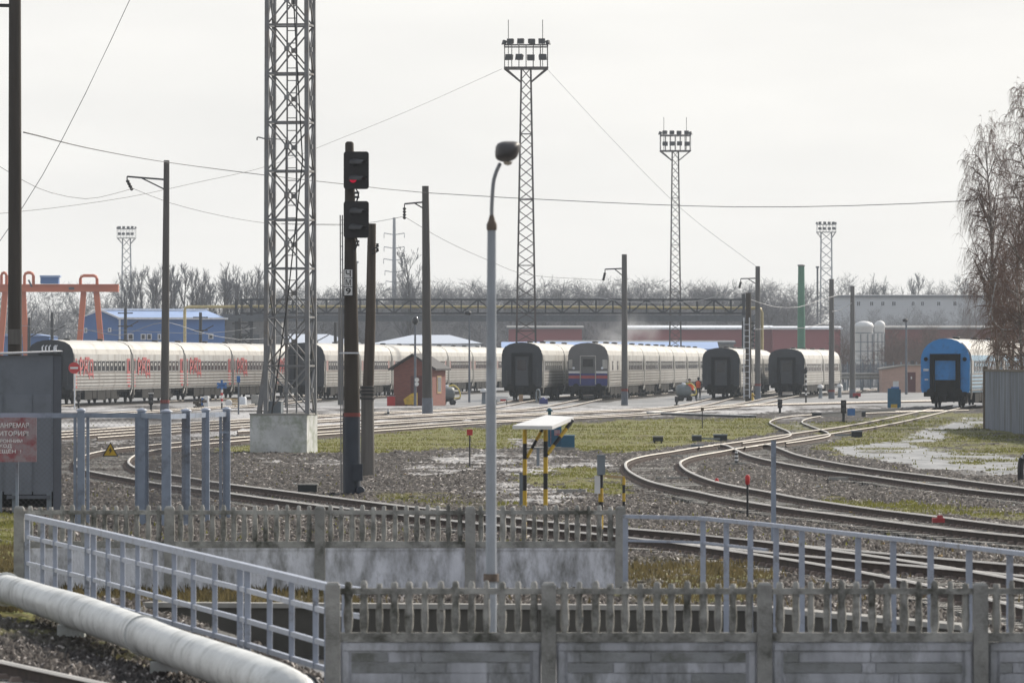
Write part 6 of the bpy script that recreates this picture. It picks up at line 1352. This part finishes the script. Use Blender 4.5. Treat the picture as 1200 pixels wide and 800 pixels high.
for i in range(85): D = random.uniform(760, 900); X, Z = at(D); x = random.uniform(985, 1240); sp.append((X(x), D, -.2, .42, random.uniform(.25, .5)))
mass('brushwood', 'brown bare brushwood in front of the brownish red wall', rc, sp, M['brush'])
# birches at right
T, C = tree_proto('birch', 91, 15.5, 'birch', 1.0, .012, 'birch', 'twig_br')
tr0 = protos['birch'][0]; tr0['label'] = 'tall drooping bare birch with pale trunk behind the corrugated fence'
def set_birch(o, x, D, yt, rz, w=1.0): X, Z = at(D); sc = Z(yt)/protos['birch'][1]; o.location = (X(x), D, 0); o.rotation_euler = (0, 0, rz); o.scale = (sc*w, sc*w, sc); o['group'] = 'birches behind the corrugated fence'
set_birch(tr0, 1170, 318, 128, .4, .42)
set_birch(dup(tr0, (0, 0, 0), label='taller bare birch at the right picture edge, its crown leaving the frame'), 1206, 306, 84, 2.1, .5)
set_birch(dup(tr0, (0, 0, 0), label='smaller twiggy birch in the gap between the two tall birches'), 1186, 330, 205, 4.0, .55)

set_birch(dup(tr0, (0, 0, 0), label='low wide birch thicket right behind the corrugated fence'), 1198, 292, 310, 1.2, .95)
# ------------------------------------------------------------------ overhead wires
def wire(label, pts, r=.018, m='wire', step=4):
    p = catmull([Q(*q) for q in pts], step); root = p[0]; mb = MB(); mb.tube([q-root for q in p], r, 5, cap=False); o = mb.build('overhead_wire', M[m], None); o.location = root; return tag(o, label, 'wire', 'overhead wires')
wire('long sagging wire from the thick dark pole past the concrete poles to the birch', [(27, 155, 170), (40, 158, 178), (110, 175, 250), (194, 190, 334), (316, 206, 345), (410, 216.5, 352), (500, 226, 362), (700, 237, 360), (860, 242.5, 350), (1000, 241, 340), (1140, 235, 330), (1300, 224, 320)], .02)
wire('rising wire from the left edge up to the platform of the tallest full mast', [(-20, 252, 420), (60, 244, 430), (150, 231, 445), (230, 214, 460), (316, 194, 480), (400, 162, 510), (490, 125, 535), (588, 81, 559)], .018)
wire('steep straight wire crossing the thick dark pole at the upper left', [(165, -30, 230), (152, 0, 230), (100, 110, 230), (50, 205, 230), (5, 275, 230), (-20, 310, 230)], .012)
wire('slack wire from the tallest full mast down to the pole with red band', [(642, 82, 559), (720, 166, 545), (800, 246, 525), (886, 312, 508)], .014)
wire('drooping wire from the left edge to the bracket of the pole before the train', [(-20, 183, 300), (28, 212, 310), (60, 226, 318), (100, 233, 325), (130, 228, 330), (155, 221, 335)], .014)
wire('falling wire from the bracket of the pole before the train to the lattice mast', [(156, 221, 335), (200, 238, 345), (260, 253, 360), (320, 262, 380), (400, 264, 400)], .014)
wire('falling wire from the bracket of the tall pole beside the brick booth', [(474, 254, 364), (520, 281, 380), (570, 304, 400), (620, 322, 420), (706, 328, 449)], .014)
wire('short level wire between the signal heads and the tall pole bracket', [(330, 262, 380), (405, 263, 375), (440, 260, 368), (474, 253.5, 364)], .014)
wire('pale sagging cable from the wood edge up to the bracket of the red banded pole', [(640, 333, 600), (720, 352, 580), (800, 354, 540), (840, 347, 520), (866, 337, 508)], .025, 'wire_pale')
wire('pale sagging cable from the ladder pole to the pole right of the sixth train', [(877, 350, 506), (905, 359, 510), (935, 360, 512), (960, 352, 518), (985, 345, 522)], .028, 'wire_pale')
wire('pale sagging cable low beside the green chimney to the plain pole', [(885, 386, 506), (910, 385, 508), (945, 384, 510), (972, 376, 515)], .025, 'wire_pale')
wire('pale cable curving between the two plain poles', [(975, 365, 520), (985, 363, 521), (998, 355, 522)], .028, 'wire_pale')
wire('pale cable loop hanging in the birch crown', [(1167, 330, 300), (1161, 365, 300), (1168, 381, 300), (1180, 387, 300), (1192, 380, 300), (1204, 366, 300)], .03, 'wire_pale', 1)
wire('pale sagging wire over the roofs of the leftmost train', [(100, 386, 600), (140, 393, 600), (165, 385, 600), (195, 377, 600), (230, 388, 605), (280, 398, 610), (330, 393, 615), (350, 380, 615)], .03, 'wire_pale')
wire('thin wire stretched before the blue building', [(20, 381, 600), (90, 387, 600), (147, 387, 600), (235, 391, 605), (300, 384, 610)], .022, 'wire_pale')

# ------------------------------------------------------------------ haze and smoke
def vol_box(name, x0, x1, y0, y1, z0, z1, col, dens, aniso, label):
    mb = MB(); mb.bx(x0, x1, y0, y1, z0, z1); m = bpy.data.materials.new(name); m.use_nodes = True; t = m.node_tree; t.nodes.clear()
    o_ = N('ShaderNodeOutputMaterial', t); v = N('ShaderNodeVolumePrincipled', t); v.inputs['Color'].default_value = col+(1,); v.inputs['Density'].default_value = dens; v.inputs['Anisotropy'].default_value = aniso
    t.links.new(v.outputs[0], o_.inputs['Volume']); o = mb.build(name, m); return tag(o, label, 'haze', None, 'stuff'), t, v
HAZE = vol_box('haze', -500, 500, -320, 1650, -2.8, 50, (0.82, 0.9, 1.0), .00015, .0, 'thin grey winter haze over the whole yard')

mb = MB(); n = 14
X, Z = at(650); c_ = Vector((X(733), 650, Z(392)))
for i in range(n+1):
    for j in range(n): a, b_ = PI*i/n, 2*PI*j/n; mb.v.append((4.2*math.sin(a)*math.cos(b_), 3.0*math.sin(a)*math.sin(b_), 2.6*math.cos(a)))
mb.f = [(i*n+j, i*n+(j+1) % n, (i+1)*n+(j+1) % n, (i+1)*n+j) for i in range(n) for j in range(n)]; mb.m = [0]*len(mb.f); mb.sm = [True]*len(mb.f)
m = bpy.data.materials.new('smoke'); m.use_nodes = True; t = m.node_tree; t.nodes.clear(); l = t.links.new
o_ = N('ShaderNodeOutputMaterial', t); v = N('ShaderNodeVolumePrincipled', t); v.inputs['Color'].default_value = (.95, .95, .96, 1)
tc = N('ShaderNodeTexCoord', t); nz = N('ShaderNodeTexNoise', t); nz.inputs['Scale'].default_value = .5; nz.inputs['Detail'].default_value = 3; l(tc.outputs['Object'], nz.inputs['Vector'])
ln = N('ShaderNodeVectorMath', t, operation='MULTIPLY'); ln.inputs[1].default_value = (1/4.2, 1/3.0, 1/2.6); l(tc.outputs['Object'], ln.inputs[0]); le = N('ShaderNodeVectorMath', t, operation='LENGTH'); l(ln.outputs[0], le.inputs[0])
mr = N('ShaderNodeMapRange', t); mr.inputs['From Min'].default_value = 1.0; mr.inputs['From Max'].default_value = .2; l(le.outputs['Value'], mr.inputs['Value'])
mr2 = N('ShaderNodeMapRange', t); mr2.inputs['From Min'].default_value = .45; mr2.inputs['From Max'].default_value = .75; l(nz.outputs[0], mr2.inputs['Value'])
mm = N('ShaderNodeMath', t, operation='MULTIPLY'); l(mr.outputs[0], mm.inputs[0]); l(mr2.outputs[0], mm.inputs[1]); m2 = N('ShaderNodeMath', t, operation='MULTIPLY'); m2.inputs[1].default_value = .45; l(mm.outputs[0], m2.inputs[0]); l(m2.outputs[0], v.inputs['Density']); l(v.outputs[0], o_.inputs['Volume'])
o = mb.build('smoke', m, loc=c_); tag(o, 'thin white wisp of smoke drifting above the striped coach train', 'smoke', None, 'stuff')
